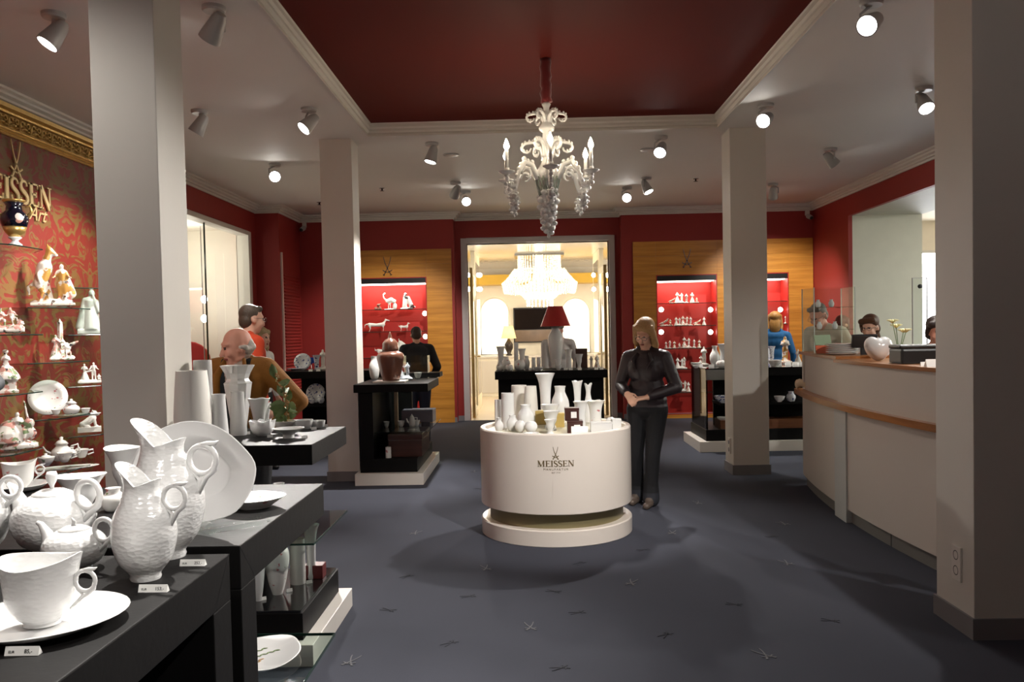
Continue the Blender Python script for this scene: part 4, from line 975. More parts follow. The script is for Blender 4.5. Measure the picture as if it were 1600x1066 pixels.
# price tags: little wedge blocks
def pricetag(u, v, z, txt=None, wpx=None, label=None, rz=0, group=None, y=None):
    p = settle(atZ(u, v, z), u, v, .015); k = mpp(p); W = (wpx or 8)*k/2; Hh = max(W*.5, .006) if txt else W*1.1
    t = thing('price_tag', label, 'price tag', (p.x, p.y, z), rz, group)
    MB().add([(-W, 0, 0), (W, 0, 0), (W, Hh*.9, 0), (-W, Hh*.9, 0), (-W, Hh*.35, Hh), (W, Hh*.35, Hh)], [(0, 3, 2, 1), (0, 1, 5, 4), (2, 3, 4, 5), (0, 4, 3), (1, 2, 5)]).build('block', PAPER, t)
    if txt:
        th = math.atan2(Hh, Hh*.35)
        for s, sz, ox in ((txt, Hh*.62, W*.15), ('EUR', Hh*.4, -W*.78)):
            me = textmesh(s, sz, 0, .0002, 1, 'LEFT')
            M_ = Matrix.Translation((ox, Hh*.1-.0004, Hh*.28)) @ Matrix.Rotation(th, 4, 'X')
            for v_ in me.vertices: v_.co = M_ @ v_.co
            mkobj('print', me, INK, t)
    return t
pricetag(33, 1025, 1.0, '85,-', 54, 'white price block reading 85 in front of the large cup')
pricetag(238, 926, 1.0, '153,-', 46, 'white price block reading 153 under the smaller jug', -.03)
pricetag(300, 885, 1.0, '252,-', 40, 'white price block reading 252 beside the large jug', -.03)
# plate and vases under tables B and C
lp = atZ(420, 1030, .46)
t = thing('leaf_dish', 'leaf shaped white dish with painted green sprigs on the low glass shelf', 'dish', (lp.x-.03, lp.y, .461), .5)
n = 48
def lring(f, z): return [(f*.13*math.cos(a)*(1+.25*max(0, math.cos(a-.9))**6), f*.15*math.sin(a)*(1+.08*math.sin(3*a)), z) for a in [2*PI*i/n for i in range(n)]]
MB().rings([lring(.01, 0), lring(.7, 0), lring(.97, .02), lring(1, .022), lring(.96, .022), lring(.7, .005), lring(.01, .005)]).build('dish_body', POR, t, True)
for i, (x, y, a) in enumerate(((0, .05, .5), (.03, .02, .3), (-.02, -.05, .9))):
    sp = MB()
    for j in range(7): q = j/6; sp.ell((x+.07*(q-.5)*math.cos(a), y+.07*(q-.5)*math.sin(a), .0065), (.010, .0035, .0008), 8, 4, Matrix.Rotation(a+(.7 if j % 2 else -.7), 3, 'Z'))
    sp.build('painted_sprig', GREENL if i < 2 else BLOSS, t, True)
item('vase', 'tall pale egg shaped vase on the dark low shelf', 'vase', 434, 930, .235, 38, 74, [(.4, 0), (.7, .25), (1, .7), (.95, .92), (.7, 1)], PORF)
item('vase', 'pale vase half hidden by the leg of the oval dish table', 'vase', 404, 940, .235, 22, 72, [(.4, 0), (.7, .25), (1, .7), (.95, .92), (.7, 1)], POR)
item('vase', 'basket textured cylinder vase on the dark low shelf', 'vase', 466, 914, .235, 24, 70, CYL, PORW)
item('vase', 'slender flared vase behind the basket textured vase', 'vase', 487, 905, .235, 28, 84, TRUMP, POR)
for i, (u, v) in enumerate(((412, 938), (453, 925), (484, 912), (491, 885))): pricetag(u, v, .235, None, 9, 'tiny white price block on the dark low shelf', .6, 'price blocks on the dark low shelf')
pb = atZ(505, 915, .235)
t = tag(MB().box(-.05, .05, -.04, .04, 0, .07).build('gift_box', mat('dark_red_card', (98, 24, 26), .5), None, bevel=.003, loc=(-1.14, 4.3, .235)), 'dark red gift box on the dark low shelf', 'box')
item('vase', 'grey white round vase on the glass shelf under the tall vases', 'vase', 436, 768, .548, 28, 46, POT)
o = tag(MB().box(-.055, .055, -.05, .05, 0, .1).build('card_box', GREYPL, None, bevel=.003, loc=(-1.44, 4.2, .548)), 'grey box on the glass shelf under the tall vases', 'box')
# table C top
item('vase', 'broad matt white tapering vase beside the pillar', 'vase', 303, 700, 1.0, 56, 116, CANE, BISC)
item('vase', 'tall slim white square-shouldered vase behind the broad matt vase', 'vase', 320, 681, 1.0, 28, 117, CYL, POR)
item('vase', 'short white tapered tube vase beside the collared vase', 'vase', 344, 693, 1.0, 27, 76, [(.95, 0), (1, .2), (.85, .6), (.75, .9), (.78, 1)], POR)
item('vase', 'leaning slim white tube vase in front of the collared vase', 'vase', 373, 681, 1.0, 26, 68, [(.95, 0), (1, .1), (.9, .5), (.78, .9), (.8, 1)], POR)
p = atZ(371, 668, 1.0); k = mpp(p)
t = thing('collared_vase', 'tall white two-tier vase with wide collar and flared rim', 'vase', (p.x, p.y+.03, 1.0))
MB().lathe([(r*k, z*k) for r, z in ((.1, 0), (12, 0), (15, 20), (22, 68), (22.5, 69), (19, 72), (17, 76), (20, 84), (27, 96), (27, 97), (25.5, 97), (18, 84), (15, 75), (.1, 70))], 10).build('body', POR, t)
MB().box(-2*k, 2*k, -29*k, -26*k, 86*k, 97*k).build('rim_notch', POR, t)
item('vase', 'white conical vase behind the jagged egg bowl', 'vase', 405, 664, 1.0, 34, 47, [(.4, 0), (.45, .1), (.6, .5), (.85, .85), (1, 1)], POR, rim=(.05, 5, 0))
item('bowl', 'white egg shaped bowl with jagged rim', 'bowl', 410, 682, 1.0, 36, 24, JAGE, POR, rim=(.22, 7, 0, 3))
p = atZ(418, 668, 1.0); k = mpp(p)
o = MB().tube([(-6*k, 0, 0), (-4*k, 0, 14*k), (0, 0, 28*k), (5*k, 0, 38*k), (6.5*k, 0, 40*k)], [7*k, 6.5*k, 5*k, 2*k, .3*k], 12).build('horn_ornament', POR, None, True, loc=(p.x, p.y, 1.0)); tag(o, 'curved white porcelain horn behind the jagged egg bowl', 'ornament')
p = atZ(445, 671, 1.0); k = mpp(p)
dish = item('bowl', 'shallow pale dish holding the leafy branch', 'bowl', 444, 672, 1.0, 38, 14, BOWL, BISC)
t = thing('leafy_branch', 'green leafy branch with dried blossoms rising from a shallow dish', 'branch', (p.x, p.y+.03, 1.008))
stem = [(0, 0, 0), (-.005, 0, .05), (.012, 0, .11), (-.005, .01, .17), (-.03, .01, .22), (-.055, 0, .27)]
MB().tube(stem, [.005, .005, .004, .004, .003, .002], 6).build('stem', BLOSS, t, True)
rg = random.Random(11)
lf = MB().add([(0, -.001, 0), (.014, .004, .022), (.012, .004, .04), (0, 0, .058), (-.012, .004, .04), (-.014, .004, .022), (0, -.004, .03)], [(0, 1, 6), (1, 2, 6), (2, 3, 6), (3, 4, 6), (4, 5, 6), (5, 0, 6)]).mesh('leaf', True)
for i in range(30):
    q = rg.uniform(.1, 1)*(len(stem)-1); a = int(min(q, len(stem)-2)); f = q-a
    b = Vector(stem[a]).lerp(Vector(stem[a+1]), f); o = mkobj('leaf', lf, GREENL, t, b)
    s = rg.uniform(1.0, 1.7); o.scale = (s, s, s); o.rotation_euler = (rg.uniform(-.9, .9), rg.uniform(-2.0, 2.0), rg.uniform(0, 6.3))
for i in range(9):
    b = Vector(stem[i % 6])+Vector((rg.uniform(-.03, .03), rg.uniform(-.02, .02), rg.uniform(0, .03))); mb = MB()
    for j in range(7): mb.ell((b.x+rg.uniform(-.011, .011), b.y+rg.uniform(-.011, .011), b.z+rg.uniform(-.014, .014)), (.006,)*3, 6, 5)
    mb.build('blossom', BLOSS, t, True)
item('plate', 'white footed plate near the front edge of the tall vase table', 'plate', 451, 685, 1.0, 50, 15, [(.35, 0), (.35, .3), (.4, .45), (.8, .8), (1, 1)], POR)
item('bowl', 'white low bowl behind two others, nearest the leafy branch', 'bowl', 466, 666, 1.0, 34, 11, [(.7, 0), (.9, .4), (1, 1)], POR)
item('bowl', 'white low bowl in the middle of three beside the leafy branch', 'bowl', 475, 671, 1.0, 29, 14, [(.7, 0), (.9, .4), (1, 1)], POR)
item('bowl', 'small white low bowl nearest the table corner', 'bowl', 497, 669, 1.0, 23, 11, [(.7, 0), (.9, .4), (1, 1)], POR)
for u, v, l in ((387, 679, 'beside the leaning slim tube vase'), (422, 684, 'beside the jagged egg bowl'), (476, 685, 'beside the white footed plate'), (491, 672, 'between the two low bowls'), (509, 667, 'beside the small low bowl at the table corner')): pricetag(u, v, 1.0, None, 8, 'tiny white price block '+l, .5, 'price blocks on the tall vase table')
# ---------------------------------------------------------------- pedestal contents
zp = .762
G = 'porcelain on the round pedestal'
for nm, lab, cat, u, vb, w_, h_, pr, m, rim in (
    ('vase', 'slim white tube vase at the rim of the round pedestal', 'vase', 779, 667, 11, 42, CYL, POR, None),
    ('vase', 'white cylinder vase beside the slim tube vase', 'vase', 794, 669, 20, 54, CYL, POR, (.02, 3, 0)),
    ('vase', 'broad matt cylinder vase behind the round pot', 'vase', 812, 660, 24, 57, CYL, BISC, None),
    ('vase', 'matt tapering faceted vase between broad cylinder and trumpet vase', 'vase', 830, 664, 22, 60, CANE, BISC, None),
    ('vase', 'tall glossy white trumpet vase on the round pedestal', 'vase', 853, 661, 31, 77, TRUMP, POR, None),
    ('vase', 'round white pot with narrow neck on the round pedestal', 'vase', 822, 671, 26, 38, POT, POR, None),
    ('vase', 'tiny white bottle with frilled neck at the pedestal rim', 'vase', 780, 675, 14, 22, BOTT, POR, (.08, 5, 0)),
    ('vase', 'small round white vase with frilled neck beside the tiny bottle', 'vase', 801, 674, 18, 25, POT, POR, (.08, 5, 1)),
    ('lidded_box', 'round white lidded box beside the white ball box', 'box', 813, 676, 17, 19, SPH, POR, None),
    ('lidded_box', 'white ball shaped box on a small dish', 'box', 830, 677, 20, 19, SPH, POR, None),
    ('vase', 'white shouldered pot with short neck behind the brown boxes', 'vase', 876, 662, 28, 58, POT, POR, None),
    ('vase', 'slender white vase with scalloped mouth', 'vase', 903, 660, 17, 64, FLUTE, POR, (.07, 4, 0)),
    ('vase', 'white fish tail vase with split mouth', 'vase', 920, 660, 17, 58, [(.75, 0), (.95, .15), (.8, .45), (.42, .75), (.5, .9), (.65, 1)], POR, (.22, 2, .3)),
    ('vase', 'white flared column vase beside the brown boxes', 'vase', 908, 672, 24, 44, FLUTE, POR, None),
    ('vase', 'wide white trumpet vase with frilled painted rim', 'vase', 931, 670, 31, 43, FLUTE, PORF, (.05, 7, 0)),
    ('lidded_box', 'white ball ornament beside the white carton', 'ornament', 955, 670, 17, 18, SPH, POR, None),
    ('bowl', 'white flared goblet bowl standing behind two smaller ones', 'bowl', 860, 669, 30, 36, GOB, POR, None),
    ('bowl', 'white flared goblet in the middle of three', 'bowl', 862, 673, 26, 30, GOB, POR, None),
    ('vase', 'small white goblet in front of two larger ones', 'vase', 860, 679, 19, 23, GOB, POR, None)):
    item(nm, lab, cat, u, vb, zp, w_, h_, pr, m, None, rim, 24)
item('dish', 'small white dish under the white ball box', 'dish', 830, 679.5, zp, 26, 3, PLATE, POR, nudge=False)
def cartonbox(name, label, u, vb, z, wpx, hpx, dpx, m, card=None, rz=0):
    p = settle(atZ(u, vb, z), u, vb, .05); k = mpp(p); a = wpx*k/2; d = dpx*k; h = hpx*k
    t = thing(name, label, 'box', (p.x, p.y, z), rz)
    MB().box(-a, a, 0, d, 0, h*.8).build('box_body', m, t, bevel=.002); MB().box(-a-.0015, a+.0015, -.0015, d+.0015, h*.8, h).build('lid', m, t, bevel=.002)
    if card: MB().box(-a*.15, a*.65, -.003, -.001, h*.22, h*.7).build('label_card', PAPER, t)
    return t, h
b1, hb = cartonbox('gift_box', 'dark brown gift box with white label at the front of the pedestal', 899, 678, zp, 24, 20, 22, BROWNB, 1)
b2, _ = cartonbox('gift_box', 'dark brown gift box with white label stacked on another brown box', 899, 678, zp, 22, 20, 20, BROWNB, 1); b2.location = (b1.location.x-.02, b1.location.y+.02, zp+hb)
cartonbox('gift_box', 'straw coloured carton behind the white goblets', 846, 664, zp, 18, 22, 16, YELB); cartonbox('gift_box', 'straw coloured carton beside the brown gift boxes', 874, 668, zp, 16, 22, 14, YELB)
cartonbox('gift_box', 'flat white carton in front of the frilled vase', 940, 676, zp, 33, 16, 16, POR); cartonbox('gift_box', 'white cube carton at the pedestal rim below the ball ornament', 964, 672, zp, 14, 17, 14, POR)
pricetag(906, 681, zp, None, 26, 'white card in front of the brown gift boxes'); pricetag(827, 681, zp, None, 10, 'small white price block in front of the ball box')
# ---------------------------------------------------------------- table D
p = atZ(594, 590, 1.0)
t = thing('lidded_jar', 'big brown lidded jar on a white tray', 'jar', (-1.42, 8.55, 1.016)); k = mpp((-1.42, 8.55, 1))
MB().lathe([(.01, 0)]+[(r*21*k, z*46*k) for r, z in resamp([(.62, 0), (.65, .03), (.85, .4), (1, .72), (.95, .9), (.6, 1.0), (.55, 1.03)], 18)]+[(.01, 46*k)], 32).build('body', BROWNJ, t, True)
l = MB().lathe([(r*k, z*k) for r, z in ((.1, 45), (12.5, 46), (13, 50), (12, 53), (12.2, 58), (8, 64), (3.5, 66), (3, 68), (2, 72), (.1, 77))], 28).build('lid', BROWNJ, t, True)
tag(MB().box(-.16, .17, -.13, .13, 0, .016).build('tray', BASEW, None, bevel=.003, loc=(-1.43, 8.55, 1.0)), 'white tray under the brown lidded jar', 'tray')
item('cup', 'white cup at the front of the brown jar table near the jar', 'cup', 628, 589, 1.0, 11, 10, CUPP); item('cup', 'white cup near the corner of the brown jar table', 'cup', 653, 588, 1.0, 13, 9, CUPP)
o = tag(MB().box(-.2, .2, -.15, .15, 0, .05).build('dark_tray', BLACKT, None, bevel=.003, loc=(-1.2, 9.5, 1.0)), 'flat dark tray behind the cups on the brown jar table', 'tray')
t = thing('glass_case', 'small clear case of white figures beside the brown jar', 'case', (-1.2, 8.9, 1.0))
for b in ((-.13, .13, -.1, -.096), (-.13, .13, .096, .1), (-.13, -.126, -.096, .096), (.126, .13, -.096, .096)): MB().box(*b, 0, .26).build('pane', GLASS, t)
item('vase', 'white pot half hidden by the far left pillar', 'vase', 571, 588, 1.0, 16, 36, POT)
item('cup', 'white cup on the glass shelf nearest the pale post', 'cup', 604, 668, .513, 10, 9, CUPP); item('cup', 'white cup in the middle of the glass shelf', 'cup', 627, 667, .513, 11, 9, CUPP); item('cup', 'white cup beside the small coffee pot', 'cup', 651, 666, .513, 11, 9, CUPP)
p = settle(atZ(644, 667, .513), 644, 667, .06); k = mpp(p)
t = thing('coffee_pot', 'small white coffee pot on the glass shelf', 'coffee pot', (p.x, p.y, .513))
MB().lathe([(.01, 0)]+[(r*k, z*k) for r, z in ((4.2, 0), (5, 4), (4.6, 10), (3.4, 15), (2.2, 17), (1, 18), (.8, 19.5), (.1, 20))], 20).build('body', PORW, t, True)
MB().tube([(-3*k, 0, 5*k), (-7*k, 0, 8*k), (-8.5*k, 0, 13*k)], [1.8*k, 1.2*k, .8*k], 8).build('spout', POR, t, True); MB().tube([(3*k, 0, 14*k), (8*k, 0, 14*k), (8*k, 0, 7*k), (4*k, 0, 5*k)], .8*k, 8).build('handle', POR, t, True)
t = thing('wooden_chest', 'dark wooden chest on the plinth of the brown jar table', 'chest', (-1.26, 8.62, .25))
MB().box(-.175, .165, -.25, .4, 0, .17).build('chest_body', WOODD, t, bevel=.004); MB().box(-.18, .17, -.255, .405, .172, .23).build('lid', WOODD, t, bevel=.006)
tag(MB().box(-.05, .05, -.03, .03, 0, .004).build('card', PAPER, None, loc=(-1.24, 8.75, .48)), 'white card lying on the dark wooden chest', 'card')
t = tag(MB().box(-.18, .17, -.02, .3, 0, .13).build('display_box', mat('grey_violet_card', (112, 108, 122), .5), None, bevel=.004, loc=(-1.24, 9.18, .513)), 'grey violet box at the back of the glass shelf', 'box')
item('vase', 'small painted vase on the plinth beside the dark chest', 'vase', 607, 716, .25, 9, 17, CYL, PORF)
# ---------------------------------------------------------------- table E (doorway)
for lab, u, w_, h_, pr, m in (('white tapering beaker at the left of the doorway table', 783, 15, 37, FLUTE, POR), ('tall thin white vase with waved mouth on the doorway table', 807, 7, 42, CYL, POR), ('white flared vase beside the thin waved vase', 816, 13, 33, FLUTE, POR),
        ('round painted jar with pale lid on the doorway table', 791, 14, 22, POT, PORF), ('squat painted teapot shaped jar on the doorway table', 812, 18, 17, SPH, PORF), ('small pale round jar at the end of the doorway table', 781, 11, 14, POT, PORF), ('small pale round jar beside the squat painted jar', 796, 12, 11, SPH, PORF),
        ('white lidded pot behind the squat painted jar', 823, 10, 22, POT, POR), ('grey white candle shaped vase on the doorway table', 834, 6, 20, CYL, POR), ('grey white square candle vase beside another', 842, 6, 20, CYL, POR),
        ('pale round dish in front of the candle vases', 841, 16, 6, BOWL, POR), ('large white handled beaker beside the lamp', 889, 14, 31, FLUTE, POR), ('white mug below the lamp shade edge', 872, 11, 17, CUPP, POR), ('pale bowl at the foot of the lamp', 873, 10, 8, BOWL, POR),
        ('white footed vase in front of the dark brown box', 905, 13, 24, GOB, POR)):
    item('vase' if 'vase' in lab else 'jar', lab, 'vase' if 'vase' in lab else 'jar', u, 577, 1.0, w_, h_, pr, m, None, None, 18, yf={783: 10.75, 807: 10.85, 816: 10.72, 791: 10.55, 812: 10.52, 781: 10.42, 796: 10.38, 823: 10.62, 834: 10.55, 842: 10.56, 841: 10.38, 889: 10.6, 872: 10.45, 873: 10.36, 905: 10.5}[u])
cartonbox('gift_box', 'upright dark brown box at the back of the doorway table', 909, 574, 1.0, 18, 30, 8, BROWNB)
for u, l in ((783, 'below the white tapering beaker'), (796, 'below the small pale round jar'), (813, 'below the squat painted jar'), (829, 'below the white lidded pot'), (841, 'below the pale round dish'), (884, 'below the large handled beaker'), (892, 'between handled beaker and brown box'), (906, 'below the white footed vase'), (932, 'below the leaning white figurine'), (940, 'at the doorway table corner')): pricetag(u, 578.4, 1.0, None, 6, 'tiny white price block '+l, 0, 'price blocks on the doorway table')
p = atZ(869, 575, 1.0); p.y = 10.85; k = mpp(p)
t = thing('table_lamp', 'table lamp with red cone shade and white vase body', 'lamp', (atY(869, 560, 10.85).x, 10.85, 1.0))
MB().lathe([(r*k, z*k) for r, z in ((.1, 0), (7.5, 0), (7.8, 3), (7, 6), (9.5, 22), (12.5, 42), (12, 50), (8, 57), (6, 61), (6, 66), (.1, 66))], 32).build('body', POR, t, True)
MB().lathe([(r*k, z*k) for r, z in ((23.5, 66), (11.5, 97), (11.2, 97), (23.2, 66))], 40).build('shade', REDSH, t, True, angle=.8)
# ---------------------------------------------------------------- table F (blue painted)
def upright_plate(label, u, vb, z, dpx, m, y=None, lean=.25, rz=0, sx=1):
    p = settle(atZ(u, vb, z), u, vb, .12) if y is None else atY(u, vb, y); k = mpp(p); R = dpx*k/2
    t = thing('plate', label, 'plate', (p.x, p.y, z), rz)
    mb = MB().lathe([(.01, .008), (R*.6, .008), (R*.65, .014), (R, .02), (R, .017), (R*.65, .008), (R*.55, 0), (.01, 0)], 36, sx=sx)
    mb.xf(Matrix.Translation((0, .05, R*math.cos(lean))) @ Matrix.Rotation(PI/2-lean, 4, 'X')).build('plate_body', m, t, True)
    MB().tube([(-R*.3, -.0, .004), (0, .04, .004), (R*.3, 0, .004), (0, .12, .004), (0, .16, R*.8)], .004, 6).build('wire_easel', CHROME, t, True)
    return t
upright_plate('blue painted white plate standing upright beside blue goblets', 472, 577, 1.0, 27, PORB, y=11.85)
for u, l in ((487, 'blue stemmed goblet beside the upright plate'), (494, 'blue stemmed goblet beside the small white figure')):
    p = settle(atZ(u, 577.5, 1.0), u, 577.5, .05); k = mpp(p); t = thing('goblet', l, 'goblet', (p.x, p.y, 1.0))
    MB().lathe([(.001, 0), (3*k, 0), (3*k, .6*k), (.8*k, 1.2*k), (.8*k, 9*k), (.1*k, 9.5*k)], 16).build('foot', CHROME, t, True)
    MB().lathe([(.1*k, 9*k), (3*k, 10*k), (4.6*k, 14*k), (4.2*k, 19*k), (3.8*k, 19*k), (4*k, 14*k), (.1*k, 11*k)], 20).build('bowl', BLUEG, t, True)
item('vase', 'blue painted vase with wide rim behind the goblets', 'vase', 495, 573, 1.0, 14, 23, TRUMP, PORB, yf=11.98)
item('plate', 'flat blue painted platter lying at the table edge', 'plate', 466, 579, 1.0, 34, 3, PLATE, PORB)
for u in (485, 497): pricetag(u, 581, 1.0, None, 6, 'tiny white price block on the blue porcelain table', 0, 'price blocks on the blue porcelain table')
upright_plate('dark patterned round platter with side handles on the lower shelf', 493, 640, .55, 30, PORB, lean=.2)
item('bowl', 'pale bowl on the lower shelf beside the patterned platter', 'bowl', 471, 640, .55, 18, 8, BOWL, PORB); item('jar', 'round pale jar before the patterned platter', 'jar', 488, 641, .55, 10, 10, SPH, PORB); item('jar', 'round pale jar beside the pillar before the patterned platter', 'jar', 502, 641, .55, 11, 11, SPH, PORB)
# ---------------------------------------------------------------- island G
for lab, u, v, z, w_, h_, pr, m in (('white bottle vase on the right island', 1117, 566, 1.0, 16, 32, BOTT, POR), ('wide white trumpet vase beside the far right pillar', 1131, 564, 1.0, 20, 34, FLUTE, POR), ('white blue vase partly hidden by the far right pillar', 1205, 568, 1.0, 14, 30, FLUTE, PORB),
        ('stack of pale plates beside the pillar on the island', 1210, 570, 1.0, 22, 10, BOWL, POR), ('painted oval dish on the island', 1087, 568, 1.0, 16, 7, BOWL, PORF), ('white shell dish at the island edge', 1088, 571, 1.0, 12, 4, BOWL, POR),
        ('white covered tureen beside the pillar on the island', 1127, 568, 1.0, 16, 11, SPH, PORF), ('large pale tureen dish on the island shelf', 1112, 631, .58, 28, 11, BOWL, PORB), ('white bowl on the island shelf right of the pillar', 1218, 630, .58, 17, 9, BOWL, POR), ('dark patterned jar on the island shelf', 1236, 630, .58, 14, 16, POT, PORB)):
    item('vase' if 'vase' in lab else 'dish', lab, 'vase' if 'vase' in lab else 'dish', u, v, z, w_, h_, pr, m, None, None, 20, yf={1117: 10.6, 1131: 10.75, 1205: 10.5, 1210: 10.25, 1087: 10.5, 1088: 10.2, 1127: 10.3}.get(u))
t = thing('wooden_tray', 'brown wooden tray box low in the right island', 'tray', (2.43, 10.06, .26))
MB().box(-.13, 1.2, 0, .32, 0, .11).build('tray_body', woodmat('tray_wood', (98, 58, 34), (128, 80, 48)), t, bevel=.004)
item('dish', 'white dish on the brown tray box', 'dish', 1114, 662, .37, 15, 5, BOWL, POR); item('dish', 'pale dish on the brown tray box near the pillar', 'dish', 1130, 661, .37, 14, 5, BOWL, POR)
for u, v, l in ((1094, 573, 'below the pink flowered group'), (1112, 574, 'below the white bottle vase'), (1126, 574, 'below the covered tureen'), (1218, 571, 'below the stacked pale plates'), (1232, 570, 'below the parrot figurine'), (1243, 570, 'below the small figurine beside the parrot'), (1252, 570, 'at the island edge by the counter end')): pricetag(u, v, 1.0, None, 8, 'tiny white price block '+l, 0, 'price blocks on the island')
# ---------------------------------------------------------------- counter top
zt = 1.25; zu = 1.23
p = atZ(1281, 553, zt)
t = thing('glass_case', 'tall clear display case on the end of the cash counter', 'case', (2.73, 7.62, 1.25))
w_, d_, h_ = .18, .16, .58
for b in ((-w_, w_, -d_, -d_+.006), (-w_, w_, d_-.006, d_), (-w_, -w_+.006, -d_, d_), (w_-.006, w_, -d_, d_)): MB().box(*b, 0, h_).build('pane', GLASS, t)
for z in (.2, .4): MB().box(-w_+.006, w_-.006, -d_+.006, d_-.006, z, z+.006).build('glass_shelf', GLASSD, t)
for x, y in ((-w_, -d_), (w_, -d_), (-w_, d_), (w_, d_)): MB().box(x-.004, x+.004, y-.004, y+.004, 0, h_).build('corner_strip', mat('acrylic_edge', (196, 206, 200), .15), t)
for i, (x, z) in enumerate(((-.09, .406), (.03, .406), (-.08, .206), (.06, .206), (-.05, 0), (.08, 0))):
    o = tag(vessel(.025, .07, POT, 14).build('miniature_vase', POR, None, True, loc=(2.73+x, 7.62, 1.25+z)), ('upper', 'upper', 'middle', 'middle', 'bottom', 'bottom')[i]+' level miniature white vase inside the tall clear case', 'vase', 'miniatures in the clear case')
p = atX(1291, 556, 2.5)
t = thing('brochure_stand', 'acrylic stand with orange and green leaflets on the counter', 'stand', (p.x, p.y, zt), .3)
MB().box(-.09, .09, 0, .08, 0, .006).build('foot', GLASS, t); MB().box(-.09, .09, .02, .024, 0, .2).xf(Matrix.Rotation(-.25, 4, 'X')).build('back', GLASS, t)
MB().box(-.08, .08, .012, .018, .01, .08).xf(Matrix.Rotation(-.25, 4, 'X')).build('leaflet', mat('orange_leaflet', (206, 96, 58), .5), t); MB().box(-.08, .08, .012, .018, .085, .17).xf(Matrix.Rotation(-.25, 4, 'X')).build('leaflet', mat('green_leaflet', (150, 172, 140), .5), t)
p = atX(1316, 566, 2.58); k = mpp(p)
for i in range(6):
    o = MB().lathe([(.01, 0), (.09, 0), (.128, .012), (.13, .015), (.12, .015), (.01, .006)], 32).build('plate', POR, None, True, loc=(p.x, p.y, (zt if p.y > 6.5 else zu)+i*.0152))
    tag(o, ('lowest', 'second lowest', 'third', 'fourth', 'second highest', 'topmost')[i]+' white plate in the stack on the cash counter', 'plate', 'stacked plates on the counter')
p = atX(1350, 570, 2.7)
t = thing('cash_screen', 'black cash register screen seen from behind on the counter', 'screen', (p.x, p.y, zu), -.15)
MB().box(-.08, .08, -.06, .06, 0, .012).build('foot', BLK, t, bevel=.004); MB().box(-.025, .025, -.015, .015, .012, .13).build('stem', BLK, t, bevel=.004)
MB().box(-.095, .095, -.018, .018, .0, .105).xf(Matrix.Translation((0, 0, .08)) @ Matrix.Rotation(.25, 4, 'X')).build('panel', BLK, t, bevel=.006)
p = atX(1372, 571, 2.52)
t = thing('heart_box', 'large white glossy heart shaped porcelain on the counter', 'ornament', (p.x, p.y, zu)); k = mpp(p)
n = 40; R_ = []
for j in range(11):
    th = -PI/2+PI*j/10; c_, s_ = math.cos(th), math.sin(th); ring = []
    for i in range(n):
        a = 2*PI*i/n; x = 24*math.sin(a)*(.84+.2*math.cos(a)); z = 20.5+20.5*math.cos(a)-(5.5*math.exp(-(x/8)**2) if math.cos(a) > 0 else 0)
        f = .1+.9*c_; ring.append((x*k*f, s_*.08, z*k*f+20*k*(1-f)))
    R_.append(ring)
MB().rings(R_).build('heart_body', POR, t, True)
p = atX(1405, 573, 2.72)
t = thing('flower_spray', 'pale yellow lily spray in a glass behind the heart', 'flowers', (p.x, p.y, zu)); rg = random.Random(5)
MB().lathe([(.001, 0), (.03, 0), (.035, .1), (.032, .1), (.028, .01), (.001, .01)], 18).build('glass', GLASS, t, True)
for i in range(4):
    a = i*1.7; top = Vector((.05*math.cos(a), .03*math.sin(a), .2+.035*(i % 3))); MB().tube([(0, 0, .02), tuple(top*.5+Vector((0, 0, .02))), tuple(top)], .003, 6).build('stem', GREENL, t, True); fl_ = MB()
    for j in range(6): b = j*PI/3; fl_.tube([top, top+Vector((.02*math.cos(b), .02*math.sin(b), .02)), top+Vector((.045*math.cos(b), .045*math.sin(b), .022))], [.004, .011, .002], 6, flat=.5)
    fl_.build('blossom', mat('pale_lily', (238, 232, 180), .5), t, True)
p = atX(1438, 577, 2.6)
t = thing('receipt_printer', 'low black printer box on the counter before the dark haired woman', 'printer', (p.x, p.y, zu), -.05)
MB().box(-.16, .16, -.1, .12, 0, .1).build('case', BLK, t, bevel=.015); MB().box(-.17, .17, -.1, .1, .1, .125).build('lid', BLK, t, bevel=.01)
p = atZ(1248, 614, .9); yy = 7.85
t = thing('shell_ornament', 'cream porcelain shell at the end of the wooden ledge', 'ornament', (front(7.85).x-.0, 7.85, .9)); mb = MB()
for i in range(6): mb.ell((-.03+.012*i, -.02*i+.03, .045+.012*math.sin(i)), (.03-.002*i, .03, .045-.003*i), 10, 8)
mkobj('shell_body', remesh(mb, 'shell', .006), mat('cream_glaze', (228, 206, 172), .15, coat=.6), t)
pricetag(1360, 574, zu, None, 12, 'white card on the counter before the heart'); pricetag(1387, 575, zu, None, 22, 'folded white paper slip on the counter beside the heart')
